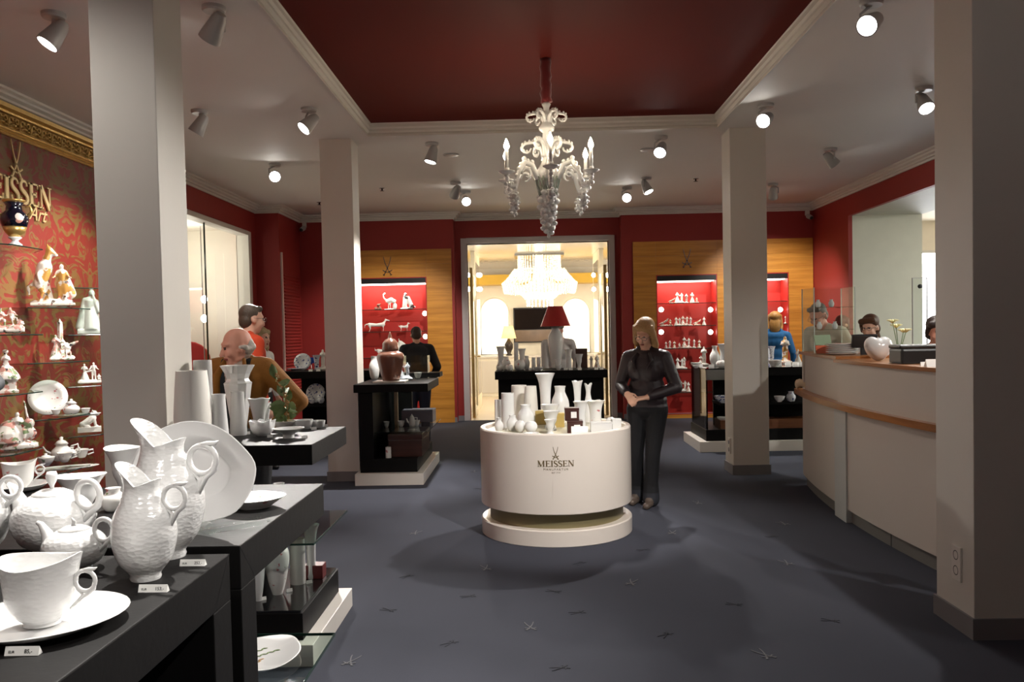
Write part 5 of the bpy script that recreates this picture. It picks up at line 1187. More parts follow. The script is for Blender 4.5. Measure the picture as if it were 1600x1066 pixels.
# ================================================================ figurines
def face_cam(p): return math.atan2(-p.x, p.y)
def hum(mb, x, z, h, y=0, sit=False, skirt=False, arms=.5, lean=0, face=1):
    """a little porcelain person of height h with its foot (or seat) at (x, y, z)"""
    P = lambda a, b, c=0: (x+(a+lean*b)*h, y+c*h, z+b*h)
    if sit:
        mb.ell(P(0, .1), (.13*h, .13*h, .12*h)); 
        for s in (-1, 1): mb.cap(P(s*.07, .1, -.05), P(s*.1+face*.05, .08, -.25), .065*h, .05*h); mb.cap(P(s*.1+face*.05, .08, -.25), P(s*.1+face*.05, -.2, -.27), .05*h, .035*h)
        b = .1
    elif skirt:
        mb.lathe([(.001, 0), (.26*h, 0), (.24*h, .1*h), (.15*h, .35*h), (.08*h, .52*h), (.001, .55*h)], 12, (x, y, z)); b = .5
    else:
        for s in (-1, 1): mb.cap(P(s*.06, .48), P(s*.08, .04, -.02*s), .07*h, .04*h); mb.ell(P(s*.08, .025, -.04), (.035*h, .06*h, .03*h))
        b = .5
    mb.cap(P(0, b+.02), P(0, b+.26), .085*h, .1*h); mb.cap(P(0, b+.28), P(0, b+.36), .04*h, .04*h); mb.ell(P(0, b+.42), (.065*h, .07*h, .08*h))
    for s in (-1, 1):
        mb.cap(P(s*.11, b+.29), P(s*.17, b+.14, -.05), .04*h, .035*h); mb.cap(P(s*.17, b+.14, -.05), P(s*(.17-.2*arms), b+.14+.12*arms, -.16), .035*h, .028*h)
def quad(mb, x, z, L, h, neck=.5, tail=.3, rear=0, y=0):
    """four legged animal of length L, head towards +x"""
    c, s = math.cos(rear), math.sin(rear); T = lambda a, b, cc=0: (x+(a*c-(b-h*.5)*s), y+cc, z+h*.5+(a*s+(b-h*.5)*c))
    mb.cap(T(-.32*L, h*.62), T(.0, h*.58), .17*h, .14*h); mb.cap(T(0, h*.58), T(.3*L, h*.62), .14*h, .19*h)
    mb.cap(T(.3*L, h*.66), T(.44*L, h*(.66+neck)), .12*h, .07*h); mb.cap(T(.42*L, h*(.68+neck)), T(.6*L, h*(.58+neck)), .085*h, .045*h)
    for q in (-1, 1):
        mb.ell(T(.42*L, h*(.78+neck), q*.04*h), (.02*h, .02*h, .06*h))
        mb.cap(T(.28*L, h*.55, q*.09*h), T(.32*L, .28*h, q*.09*h), .07*h, .04*h); mb.cap(T(.32*L, .28*h, q*.09*h), T(.3*L+(.1*L if rear else 0), .02*h+(.15*h if rear else 0), q*.09*h), .04*h, .03*h)
    for q in (-1, 1):
        hip = T(-.32*L, h*.5, q*.09*h); kn = (x-.28*L, y+q*.09*h, z+.3*h); ft = (x-.34*L, y+q*.09*h, z+.02*h)
        mb.cap(hip, kn, .1*h, .05*h); mb.cap(kn, ft, .045*h, .03*h)
    mb.tube([T(-.42*L, h*.68), T(-.52*L, h*.6), T(-.55*L, h*(.6-tail))], [.06*h, .05*h, .02*h], 8)
def rockbase(mb, w, d, h, rg, x=0):
    for i in range(9): mb.ell((x+rg.uniform(-w, w)*.7, rg.uniform(-d, d)*.6, h*.35), (w*.42, d*.5, h*rg.uniform(.45, .65)), 10, 6)
    mb.box(x-w, x+w, -d, d, 0, h*.35)
FIG = {}
def figure(name, label, cat, fn, u, vb, hpx, m, y=None, x=None, z=None, group=None, vox=.02, rz=None, cache=None):
    p = atX(u, vb, x) if x is not None else atY(u, vb, y)
    if z is not None: p.z = z
    k = mpp(p)*hpx
    key = cache or label
    if key not in FIG:
        mb = MB(); fn(mb); FIG[key] = remesh(mb, name, vox, 2, .4)
        zmin = min(v.co.z for v in FIG[key].vertices)
        for v in FIG[key].vertices: v.co.z -= zmin
    me = FIG[key]
    if len(me.materials) and me.materials[0] != m: me = me.copy(); me.materials.clear()
    o = mkobj(name, me, m, None, p); o.scale = (k, k, k); o.rotation_euler.z = face_cam(p) if rz is None else rz
    return tag(o, label, cat, group)
# ---- glass shelves on the brocade wall: three staggered columns
SX = -3.9
cols = {'a': (14, (386, 523, 615, 706)), 'b': (96, (482, 565, 650, 733)), 'c': (147, (452, 523, 601, 676))}
words = {'a': 'nearest the gold lettering', 'b': 'in the middle column', 'c': 'beside the jug pillar'}
ordw = ('top', 'second', 'third', 'lowest')
for cn, (u, vs) in cols.items():
    for i, v in enumerate(vs):
        p = atX(u, v, SX); t = thing('glass_shelf', '%s staggered glass shelf on the brocade wall %s' % (ordw[i], words[cn]), 'shelf', (XL+.016, p.y, p.z))
        w_ = .40 if cn != 'c' else .34
        poly = [(0, -w_), (.16, -w_), (.34, -w_*.45), (.34, w_*.5), (.16, w_), (0, w_)]
        MB().prism(poly, -.008, 0).build('pane', GLASSD, t)
        e = MB()
        for a, b in zip(poly[1:-1], poly[2:-1]): e.tube([(a[0], a[1], -.004), (b[0], b[1], -.004)], .0048, 5)
        e.build('front_edge', EDGE, t)
rg = random.Random(4)
# cobalt urn
p = atX(24, 385, SX); k = mpp(p); t = thing('urn', 'cobalt and gold urn vase with flower medallion on the top glass shelf', 'vase', p, face_cam(p))
def L_(pts, nm, m, par=None): return MB().lathe([(r*k, z*k) for r, z in pts], 28).build(nm, m, par or t, True)
L_([(.1, 0), (10, 0), (10, 3), (6, 6), (4, 9), (9, 12), (9.5, 14), (.1, 14)], 'foot', POR); L_([(.1, 14), (7, 14), (14, 22), (17, 30), (.1, 30)], 'gilded_bowl', GOLD)
L_([(.1, 30), (17.4, 30), (20, 40), (19, 49), (12, 55), (11, 62), (14, 68), (.1, 68)], 'belly', COBALT); L_([(13, 67), (16, 70), (16.5, 72), (13, 72)], 'rim', GOLD)
for s in (-1, 1): MB().tube([(s*18*k, 0, 48*k), (s*24*k, 0, 54*k), (s*22*k, 0, 64*k), (s*15*k, 0, 62*k)], [2.4*k, 2.2*k, 2*k, 1.6*k], 8).build('handle', GOLD, t, True)
MB().ell((5*k, -17.5*k, 42*k), (7.5*k, 2.5*k, 8*k)).build('medallion', FIGP, t, True)
mb = MB()
for i in range(7): a = i*.9; mb.tube([(9*k*math.cos(a), 9*k*math.sin(a), 72*k), (13*k*math.cos(a), 13*k*math.sin(a), 79*k), (17*k*math.cos(a), 17*k*math.sin(a), 76*k)], [1.5*k, 1.5*k, .6*k], 6)
mb.build('crystal_spray', GLASS, t, True)
def f_group(mb):
    rockbase(mb, .38, .25, .2, rg); hum(mb, -.12, .25, .62, sit=True, arms=.8); hum(mb, .16, .3, .55, .05, sit=True, arms=-.2, lean=-.2); hum(mb, .32, .08, .45, -.1, sit=True)
def f_horse(mb):
    rockbase(mb, .32, .18, .12, rg)
    mb.cap((-.16, 0, .38), (-.1, 0, .62), .11, .12); mb.cap((-.08, 0, .68), (-.02, 0, .88), .075, .05); mb.cap((-.03, 0, .92), (.07, -.02, .82), .05, .032); mb.ell((-.05, .02, .98), (.015, .015, .035)); mb.ell((-.06, 0, .82), (.03, .03, .12))
    for q in (-1, 1): mb.cap((-.2, q*.06, .34), (-.14, q*.06, .22), .06, .035); mb.cap((-.14, q*.06, .22), (-.18, q*.06, .08), .03, .025); mb.cap((-.1+.02*q, q*.06, .6), (-.2+.1*(q > 0), q*.06-.06, .5), .04, .026); mb.cap((-.2+.1*(q > 0), q*.06-.06, .5), (-.17+.1*(q > 0), q*.06-.08, .36), .024, .02)
    mb.tube([(-.25, .05, .38), (-.34, .06, .3), (-.33, .06, .14)], [.035, .035, .015], 8); mb.cap((-.06, .06, .1), (-.1, .04, .4), .08, .06)
    hum(mb, .14, .1, .58, -.04, arms=-.3); mb.ell((.17, .02, .3), (.12, .1, .16)); mb.cap((.2, 0, .48), (.26, .02, .2), .05, .09)
def f_statue(mb):
    mb.box(-.28, .2, -.15, .15, 0, .1); mb.lathe([(.001, .1), (.2, .1), (.17, .35), (.13, .6), (.14, .75), (.08, .82), (.001, .84)], 14, (0, 0, 0)); mb.ell((.03, 0, .9), (.07, .08, .09)); mb.cap((-.1, 0, .75), (-.22, -.05, .15), .07, .1); mb.cap((.12, -.05, .72), (.16, -.1, .5), .05, .04); mb.cap((.16, -.1, .5), (.06, -.1, .85), .04, .03)
def f_obel(mb):
    rockbase(mb, .26, .2, .12, rg); mb.lathe([(.001, .1), (.085, .1), (.06, .9), (.001, 1.0)], 4, (-.02, .12, 0)); hum(mb, -.12, .1, .5, skirt=True); hum(mb, .12, .14, .46, -.05, sit=True, arms=.9); hum(mb, .02, .32, .36, 0, sit=True); mb.cap((.2, -.05, .35), (.34, -.08, .42), .05, .03)
def f_lady(mb):
    mb.box(-.24, .24, -.2, .2, 0, .06); mb.box(-.2, .2, -.17, .17, .06, .28); mb.box(-.23, .23, -.19, .19, .28, .32); mb.lathe([(.001, .32), (.3, .32), (.27, .42), (.14, .62), (.001, .66)], 14); hum(mb, 0, .42, .55, arms=.8); mb.ell((0, 0, .98), (.07, .07, .05))
def f_couple(mb):
    rockbase(mb, .5, .25, .2, rg); hum(mb, -.2, .15, .8, skirt=True); hum(mb, .2, .15, .85, arms=-.4); mb.cap((-.1, 0, .55), (.1, 0, .6), .05, .05); hum(mb, .42, .15, .5, -.1, sit=True)
def f_lion(mb):
    mb.box(-.5, .5, -.22, .22, 0, .24); mb.cap((-.2, 0, .38), (.15, 0, .65), .17, .17); mb.ell((-.24, 0, .36), (.2, .18, .16)); mb.ell((.22, 0, .86), (.14, .14, .15)); mb.ell((.36, 0, .82), (.09, .08, .07)); 
    for s in (-1, 1): mb.cap((.22, s*.1, .62), (.26, s*.1, .28), .07, .06); mb.ell((.3, s*.1, .27), (.09, .05, .04)); mb.ell((.16, s*.12, .98), (.03, .03, .05)); mb.ell((-.1, s*.15, .28), (.16, .06, .06))
def f_cello(mb):
    mb.lathe([(.001, 0), (.36, 0), (.36, .08), (.3, .12), (.001, .12)], 18, sy=.6); rockbase(mb, .28, .16, .2, rg); hum(mb, .02, .3, .66, arms=.9, sit=True); mb.lathe([(.001, .1), (.3, .12), (.27, .3), (.12, .5), (.001, .55)], 14, (-.12, .04, 0))
    mb.ell((.2, -.1, .28), (.14, .06, .13)); mb.ell((.21, -.1, .47), (.1, .055, .1)); mb.cap((.2, -.1, .5), (.14, -.06, .9), .025, .02)
figure('figure_group', 'white seated figure group on the second shelf below the cobalt urn', 'figurine', f_group, 10, 522, 62, FIGP, x=SX)
figure('horse_figurine', 'rearing white horse figurine with a man in ochre dress', 'figurine', f_horse, 83, 481, 96, FIGC, x=SX)
figure('draped_statuette', 'pale draped standing statuette beside the jug pillar', 'figurine', f_statue, 143, 522, 70, porcelain('celadon_glaze', (196, 206, 196)), x=SX)
figure('ruin_figurine', 'figure group with a white obelisk on the second middle shelf', 'figurine', f_obel, 97, 564, 65, FIGP, x=SX)
figure('lady_figurine', 'lady figurine in wide skirt on a white plinth', 'figurine', f_lady, 11, 614, 66, FIGP, x=SX)
figure('couple_figurine', 'small white couple group beside the jug pillar', 'figurine', f_couple, 140, 600, 32, BISC, x=SX)
figure('lion_figurine', 'pale seated lion on a block beside the jug pillar', 'figurine', f_lion, 140, 675, 33, BISC, x=SX)
figure('cello_figurine', 'harlequin playing a cello on the lowest shelf', 'figurine', f_cello, 27, 705, 82, FIGP, x=SX)
p = atX(78, 650, SX)
t = upright_plate('big painted plate leaning on the brocade wall shelf', 76, 650, p.z, 56, PORF, y=p.y+.06, lean=.3, rz=face_cam(p))
def small(name, label, cat, u, vb, w_, h_, pr, m, x=SX+.1, group=None, handle=False, spout=False, lid=False):
    p = atX(u, vb, x); k = mpp(p); zz_ = p.z
    t = thing(name, label, cat, p, face_cam(p), group); MB_ = vessel(w_*k/2, h_*k, pr, 20, None, not lid); MB_.build('body', m, t, True)
    if handle: MB().tube([(w_*.42*k, 0, h_*.8*k), (w_*.75*k, 0, h_*.9*k), (w_*.8*k, 0, h_*.5*k), (w_*.4*k, 0, h_*.3*k)], 1.3*k, 8).build('handle', m, t, True)
    if spout: MB().tube([(-w_*.4*k, 0, h_*.4*k), (-w_*.7*k, 0, h_*.6*k), (-w_*.85*k, 0, h_*.9*k)], [2.2*k, 1.6*k, 1*k], 8).build('spout', m, t, True)
    if lid: l = MB().lathe([(.001, h_*.95*k), (w_*.35*k, h_*.97*k), (w_*.2*k, h_*1.15*k), (w_*.07*k, h_*1.22*k), (w_*.1*k, h_*1.35*k), (.001, h_*1.4*k)], 16).build('lid', m, t, True)
    return t
def tray(label, u, vb, w_, d_, m, x=SX):
    p = atX(u, vb, x); k = mpp(p)*w_; a = k/2
    o = MB().lathe([(.001, 0), (.42*k, 0), (.5*k, .012), (.5*k, .016), (.42*k, .005), (.001, .005)], 32, sy=d_).build('tray', m, None, True, loc=p); o.rotation_euler.z = face_cam(p); return tag(o, label, 'tray')
tray('flowered porcelain tray under the handled pan service', 118, 650, 72, .38, PORF); tray('green gilt porcelain tray under the tea service', 104, 732.5, 92, .42, PORG)
small('saucepan', 'white porcelain pan with dark handle on the flowered tray', 'pan', 112, 647, 24, 17, POT, PORF, lid=True, x=SX+.17); small('cup', 'small cup on the flowered tray near the pillar', 'cup', 134, 646, 14, 8, CUPP, PORF); small('cup', 'small cup on the flowered tray near the leaning plate', 'cup', 88, 648, 14, 8, CUPP, PORF)
small('teapot', 'green gilt teapot with tall lid on the tea tray', 'teapot', 97, 720, 30, 27, POT, PORG, lid=True, handle=True, spout=True); small('sugar_bowl', 'green gilt lidded sugar bowl on the tea tray', 'bowl', 72, 728, 26, 14, BOWL, PORG, lid=True)
small('cup', 'green gilt cup before the teapot on the tea tray', 'cup', 101, 722, 22, 15, CUPP, PORG, handle=True, x=SX+.2); small('cup', 'green gilt cup nearest the pillar on the tea tray', 'cup', 128, 715, 21, 13, CUPP, PORG, handle=True); small('creamer', 'green gilt creamer with ring handle on the tea tray', 'creamer', 112, 716, 15, 17, BOTT, PORG, handle=True)
# ---- white animals in the left cabinet
YC = YB+.2
def f_stork(mb):
    mb.box(-.2, .3, -.12, .12, 0, .05); mb.cap((.0, 0, .5), (.22, 0, .58), .11, .14); mb.ell((.36, 0, .5), (.16, .09, .12))
    mb.tube([(-.05, 0, .55), (-.2, 0, .68), (-.22, 0, .85), (-.14, 0, .95)], [.06, .045, .04, .045], 8); mb.ell((-.14, 0, .95), (.06, .05, .05)); mb.cap((-.18, 0, .94), (-.3, 0, .88), .02, .01)
    for x in (.06, .18): mb.cap((x, 0, .45), (x, 0, .04), .03, .025)
    mb.ell((.42, .05, .2), (.14, .1, .2))
def f_pair(mb):
    rockbase(mb, .4, .18, .12, rg); mb.cap((-.12, 0, .15), (-.1, 0, .75), .16, .12); mb.ell((-.06, 0, .92), (.1, .1, .1)); mb.cap((.1, 0, .7), (.3, 0, .15), .12, .16); mb.cap((.3, 0, .15), (.52, 0, .12), .1, .05)
def f_cat(mb): quad(mb, 0, 0, 1.3, .7, .35, .3)
def f_dog(mb): quad(mb, 0, 0, .9, .7, .4, -.3)
def f_nest(mb): rockbase(mb, .6, .3, .5, rg); mb.ell((.1, 0, .7), (.3, .25, .3)); mb.ell((.4, 0, .9), (.13, .12, .13))
def f_hhead(mb): mb.box(-.3, .3, -.2, .2, 0, .1); mb.cap((-.15, 0, .1), (.1, 0, .6), .2, .16); mb.cap((.1, 0, .72), (.42, 0, .55), .15, .09); mb.ell((.02, .06, .92), (.04, .03, .1)); mb.ell((.02, -.06, .92), (.04, .03, .1))
for nm, lab, fn, u, sh, h_, m in (('stork_figurine', 'white long necked bird figurine on the upper red shelf', f_stork, 606, 0, 27, BISC), ('penguin_figurine', 'dark and white bird pair figurine on the upper red shelf', f_pair, 636, 0, 25, porcelain('two_tone_bird', (226, 222, 214), None, (((52, 50, 50), 1.6, .5),))),
        ('nest_figurine', 'small dark brown animal figurine on the upper red shelf', f_nest, 591, 0, 9, BROWNJ), ('cat_figurine', 'long white striding cat figurine on the second red shelf', f_cat, 588, 1, 26, BISC), ('dog_figurine', 'small white dog figurine on the second red shelf', f_dog, 631, 1, 17, BISC),
        ('horse_bust', 'white horse head figurine behind the dark jacketed man', f_hhead, 622, 2, 27, BISC), ('cat_figurine', 'white crouching cat figurine behind the brown jar', f_dog, 597, 2, 25, BISC), ('dog_figurine', 'white animal figurine behind the case on the lowest red shelf', f_hhead, 634, 3, 20, BISC)):
    figure(nm, lab, 'figurine', fn, u, 500, h_, m, y=YC, z=zsL[sh], vox=.035)
figure('bottle_figurine', 'white and red figure bottle low in the red niche', 'figurine', f_statue, 637, 640, 24, FIGC, y=YC, z=NL[2]+.015, vox=.04)
# ---- small painted figurines in the right cabinet
protos = {'a': lambda mb: hum(mb, 0, .05, .95, skirt=True), 'b': lambda mb: (rockbase(mb, .3, .22, .16, rg), hum(mb, 0, .22, .9, sit=True)), 'c': lambda mb: (rockbase(mb, .45, .25, .16, rg), hum(mb, -.18, .12, .85, skirt=True), hum(mb, .2, .1, .8, arms=-.4)), 'd': lambda mb: (mb.lathe([(.001, 0), (.25, 0), (.25, .1), (.001, .1)], 14), hum(mb, 0, .1, .9, arms=.9)),
          'e': lambda mb: (rockbase(mb, .5, .25, .2, rg), mb.cap((-.3, 0, .3), (.3, 0, .6), .14, .1), mb.tube([(.3, 0, .6), (.42, 0, .85), (.55, 0, .8)], [.09, .07, .03], 8), mb.cap((-.3, 0, .35), (-.75, 0, .2), .1, .02))}
KD = {'a': 'skirted lady', 'b': 'seated', 'c': 'paired', 'd': 'standing', 'e': 'crouching animal'}
def row(vis, sh, lab, grp):
    for i, (u, h_, key) in enumerate(vis):
        figure('porcelain_figurine', lab.replace('porcelain figurine', KD[key]+' porcelain figurine'), 'figurine', protos[key], u, 500, h_, (FIGC, FIGP, FIGP, BISC)[(i*7+sh) % 4], y=YC-.08+.09*(i % 2), z=zsR[sh], group=grp, vox=.045, cache='proto_'+key)
row(((1051, 10, 'e'), (1062, 18, 'c'), (1073, 15, 'd'), (1082, 18, 'a'), (1089, 11, 'b')), 0, 'small painted porcelain figurine on the top shelf of the lit red niche', 'top shelf figurines of the right cabinet')
row(((1038, 13, 'e'), (1047, 14, 'b'), (1059, 14, 'c'), (1070, 16, 'c'), (1079, 14, 'd'), (1090, 11, 'e'), (1100, 14, 'a')), 1, 'small painted porcelain figurine on the second shelf of the lit red niche', 'second shelf figurines of the right cabinet')
row(((1040, 12, 'a'), (1046, 13, 'd'), (1053, 13, 'a'), (1061, 11, 'b'), (1072, 18, 'c'), (1084, 14, 'd'), (1092, 14, 'a')), 2, 'small painted porcelain figurine on the third shelf of the lit red niche', 'third shelf figurines of the right cabinet')
row(((1061, 18, 'c'), (1068, 19, 'd')), 3, 'small painted porcelain figurine on the fourth shelf of the niche behind the island', 'fourth shelf figurines of the right cabinet')
row(((1053, 17, 'a'), (1065, 19, 'c'), (1074, 17, 'a')), 4, 'white porcelain figurine on the lowest shelf of the lit red niche', 'lowest shelf figurines of the right cabinet')
row(((1207, 14, 'b'), (1218, 15, 'a'), (1228, 13, 'd')), 1, 'small painted porcelain figurine in the niche beside the blue clad woman', 'figurines of the far right niche')
for nm, lab, key, u, v, h_, m in (('porcelain_figurine', 'white dancing figurine on the island top near the bottle vase', 'd', 1100, 567, 30, BISC), ('porcelain_figurine', 'pink flowered figure group on the island top', 'c', 1098, 570, 16, FIGP), ('parrot_figurine', 'tall white and green parrot figurine on the island', 'd', 1227, 567, 44, FIGC), ('porcelain_figurine', 'small white figurine beside the parrot on the island', 'a', 1247, 568, 24, BISC)):
    p = settle(atZ(u, v, 1.0), u, v, .08); figure(nm, lab, 'figurine', protos[key], u, v, h_, m, y=p.y, z=1.0, vox=.045, cache='proto_'+key)
for nm, lab, key, u, v, h_, m, z in (('porcelain_figurine', 'small grey white figurine at the end of the doorway table', 'd', 924, 576, 20, BISC, 1.0), ('porcelain_figurine', 'small leaning white figurine at the corner of the doorway table', 'a', 933, 576, 23, FIGP, 1.0), ('porcelain_figurine', 'white figurine beside the blue goblets by the far left pillar', 'd', 505, 577, 32, BISC, 1.0)):
    p = settle(atZ(u, v, z), u, v, .08); figure(nm, lab, 'figurine', protos[key], u, v, h_, m, y=p.y, z=z, vox=.045, cache='proto_'+key)
figure('porcelain_figurine', 'white figurine inside the small clear case', 'figurine', protos['c'], 631, 588, 30, PORB, y=8.9, z=1.0, vox=.045, cache='proto_c')
# invented chair shape in the display bay, in place of a red reflection
p = atX(292, 545, XL-.75)
t = thing('red_reflection_chair', 'red chair shape standing for a red reflection in the shop window', 'chair', (XL-.75, p.y, .3), .3)
RUP = mat('red_reflection_tone', (170, 34, 34), .6)
bk = MB().rings([[(x, y, z) for x, z in [(-.3, .4), (.3, .4)]+[(.3*math.cos(i*PI/10), .85+.3*math.sin(i*PI/10)) for i in range(11)]] for y in (.22, .34)]); bk.build('backrest', RUP, t, bevel=.02)
MB().box(-.32, .32, -.3, .34, .28, .45).build('seat', RUP, t, bevel=.04)
for x in (-.28, .28):
    for y in (-.26, .3): MB().box(x-.02, x+.02, y-.02, y+.02, 0, .28).build('leg', BLK, t)
# ================================================================ people
SKIN = mat('skin', (228, 178, 152), .5, var=(20, .05)); SKINR = mat('ruddy_skin', (226, 164, 142), .5, var=(20, .06))
EYEM = mat('eye_dark', (72, 54, 48), .3); LIP = mat('lips', (160, 80, 74), .5)
def hand(pr, w_, d, nrm, mi, k=1.0, curl=.5, thumb=1):
    d = Vector(d).normalized(); nrm = Vector(nrm); nrm = (nrm-d*nrm.dot(d)).normalized(); s = d.cross(nrm); w_ = Vector(w_)
    for o in (-.022, 0, .022): pr.append(('c', w_+s*o*.6*k, w_+d*.085*k+s*o*k, .017*k, .015*k, mi))
    for j, (o, l) in enumerate(((-.034, .066), (-.012, .078), (.011, .073), (.032, .056))):
        b = w_+d*.088*k+s*o*k; m1 = b+(d*math.cos(curl*.7)+nrm*math.sin(curl*.7))*l*.5*k; e = m1+(d*math.cos(curl*1.8)+nrm*math.sin(curl*1.8))*l*.5*k
        pr.append(('c', b, m1, .0095*k, .009*k, mi)); pr.append(('c', m1, e, .009*k, .0075*k, mi))
    b = w_+d*.02*k-s*.022*k*thumb; m1 = b-s*.03*k*thumb+d*.035*k+nrm*.015*k; pr.append(('c', b, m1, .013*k, .011*k, mi)); pr.append(('c', m1, m1+d*.03*k+nrm*.012*k, .0105*k, .008*k, mi))
HAIRS = {
 'short': [('e', (0, .028, .04), (.08, .094, .083)), ('e', (0, .055, -.02), (.074, .058, .075)), ('c', (-.045, -.04, .088), (.045, -.04, .088), .026, .026)],
 'bald': [('c', (-.07, .03, -.025), (-.045, .085, -.02), .018, .03), ('c', (.07, .03, -.025), (.045, .085, -.02), .018, .03), ('e', (0, .07, -.01), (.064, .05, .07)), ('c', (-.078, -.005, .0), (-.078, .03, -.01), .013, .02), ('c', (.078, -.005, .0), (.078, .03, -.01), .013, .02)],
 'long': [('e', (0, .03, .058), (.091, .105, .084)), ('c', (-.072, -.02, .07), (-.09, -.005, -.1), .03, .028), ('c', (.072, -.02, .07), (.092, .01, -.12), .034, .034), ('c', (.09, .0, -.12), (.085, .03, -.21), .034, .022), ('c', (-.085, 0, -.1), (-.075, .05, -.2), .03, .022), ('e', (0, .08, -.07), (.085, .05, .13)), ('c', (-.05, -.045, .082), (.065, -.04, .072), .028, .03), ('c', (.03, -.06, .08), (.082, -.03, .02), .016, .02)],
 'bun': [('e', (0, .03, .05), (.09, .1, .085)), ('e', (0, .07, -.03), (.085, .06, .08)), ('c', (-.06, -.06, .07), (.06, -.055, .085), .034, .03), ('c', (0, .1, -.02), (.02, .13, -.14), .045, .035), ('c', (-.08, -.02, .03), (-.085, .0, -.05), .022, .015)],
}
def person(label, headpx, Y, rz, mats, hair, hairm, arms, lean=0, twist=0, head=(0, 0, 0), feet=None, vox=.012, build=1.0, paint=None, female=False, glasses=False, curl=.6, hn=None, dz=0, flare=0, hd=0):
    """arms: {'L': (elbow, wrist), 'R': ...} in standing coordinates; figure faces -y before rz; L is at +x"""
    top, legs, skin, shoes = mats[:4]; ML = [skin, top, legs, shoes, EYEM, LIP]+list(mats[4:])
    U = Matrix.Translation((0, 0, .95)) @ Matrix.Rotation(lean, 4, 'X') @ Matrix.Rotation(twist, 4, 'Z') @ Matrix.Translation((0, 0, -.95))
    pr = []; b = build
    C = lambda a, e, ra, rb, mi: pr.append(('c', Vector(a), Vector(e), ra, rb, mi)); E = lambda c, r, mi, R=None: pr.append(('e', Vector(c), r, mi, R))
    up = lambda q: U @ Vector(q)
    UR = U.to_3x3()
    feet = feet or {'L': (.1, .0), 'R': (-.1, .0)}
    for s, nm in ((1, 'L'), (-1, 'R')):
        fx, fy = feet[nm]; hip = Vector((s*.092, 0, .9)); kn = Vector(((fx+s*.09)/2, fy*.5-.025, .5)); an = Vector((fx, fy+.03, .085))
        C(hip, kn, .092*b, .062*b, 2); C(kn, an+Vector((0, 0, .05)), .062*b, .052*b, 2); C(an+Vector((0, 0, .2)), an+Vector((0, 0, -.015)), .056+flare*.4, .062+flare, 2)
        C(an+Vector((0, .03, -.045)), an+Vector((0, -.16, -.055)), .042, .034, 3); C(an, an+Vector((0, -.06, -.03)), .045, .042, 3)
    E((0, .01, .93), (.17*b, .125*b, .14), 2); E(up((0, 0, .99)), (.168*b, .125*b, .1), 1, UR)
    E(up((0, 0, 1.1)), (.15*b, .115*b, .16), 1, UR); E(up((0, .0, 1.28)), (.165*b, .12*b, .17), 1, UR); E(up((0, .02, 1.36)), (.155*b, .1*b, .1), 1, UR)
    if female:
        for s in (-1, 1): E(up((s*.06, -.062, 1.25)), (.095, .075, .1), 1, UR)
    q_ = (.125, 1.39) if female else (.15, 1.4); C(up((-q_[0], .01, q_[1])), up((q_[0], .01, q_[1])), .06*b, .06*b, 1); C(up((-.06, .02, 1.44)), up((.06, .02, 1.44)), .05, .05, 1)
    C(up((0, .015, 1.42)), up((0, -.0, 1.53)), .056, .052, 0)
    for s, nm in ((1, 'L'), (-1, 'R')):
        sh = up((s*(.168 if female else .185), .01, 1.375 if female else 1.39)); el = up(arms[nm][0]); wr = up(arms[nm][1])
        C(sh, el, .062*b, .05*b, 1); C(el, wr.lerp(el, .12), .05*b, .038*b, 1); C(wr.lerp(el, .2), wr, .03, .026, 0)
        n_ = Vector((-s*.6, -.2, -.3)) if hn is None else Vector(hn[nm])
        hand(pr, wr, wr-el if len(arms[nm]) < 3 else UR @ Vector(arms[nm][2]), n_, 0, .97, curl, s)
    yaw, pit, roll = head; Hm = U @ Matrix.Translation((0, -.015-.05*max(0, math.sin(pit)), 1.60-hd)) @ Matrix.Rotation(yaw, 4, 'Z') @ Matrix.Rotation(pit, 4, 'X') @ Matrix.Rotation(roll, 4, 'Y')
    HR = Hm.to_3x3(); h = lambda q: Hm @ Vector(q)
    E(h((0, .015, .03)), (.075, .095, .088), 0, HR); E(h((0, -.03, -.035)), (.061, .062, .08), 0, HR); E(h((0, -.052, -.095)), (.036, .033, .026), 0, HR); E(h((0, -.075, .028)), (.05, .018, .012), 0, HR)
    C(h((0, -.088, .005)), h((0, -.11, -.04)), .009, .0145, 0); C(h((0, 0, -.05)), up((0, .01, 1.49)), .05, .05, 0)
    for s in (-1, 1): E(h((s*.077, .012, -.02)), (.012, .021, .03), 0, HR); E(h((s*.03, -.088, .006)), (.009, .005, .0035), 4, HR); E(h((s*.034, -.065, -.035)), (.026, .026, .026), 0, HR)
    E(h((0, -.09, -.07)), (.022, .009, .006), 5, HR)
    mb = MB()
    for p in pr:
        if p[0] == 'c': mb.cap(p[1], p[2], p[3], p[4], 12)
        else: mb.ell(p[1], p[2], 14, 10, p[4])
    me = remesh(mb, 'person_body', vox, 3, .45)
    n = len(me.polygons); cen = np.zeros(n*3); me.polygons.foreach_get('center', cen); cen = cen.reshape(-1, 3)
    best = np.full(n, 1e9); idx = np.zeros(n, int)
    for p in pr:
        if p[0] == 'c':
            a = np.array(p[1]); d = np.array(p[2])-a; t_ = np.clip(((cen-a)@d)/max(d@d, 1e-9), 0, 1); ds = np.linalg.norm(cen-a-t_[:, None]*d, axis=1)-(p[3]+(p[4]-p[3])*t_); mi = p[5]
        else:
            R = np.array(p[4]) if p[4] else np.eye(3); q = (cen-np.array(p[1]))@R; r = np.array(p[2]); ds = (np.linalg.norm(q/r, axis=1)-1)*r.min(); mi = p[3]
        if mi in (4, 5): ds = ds-.0012
        w_ = ds < best; best[w_] = ds[w_]; idx[w_] = mi
    if paint:
        Ui = np.array(U.inverted()); loc = cen@Ui[:3, :3].T+Ui[:3, 3]; idx = paint(loc, idx)
    for m in ML: me.materials.append(m)
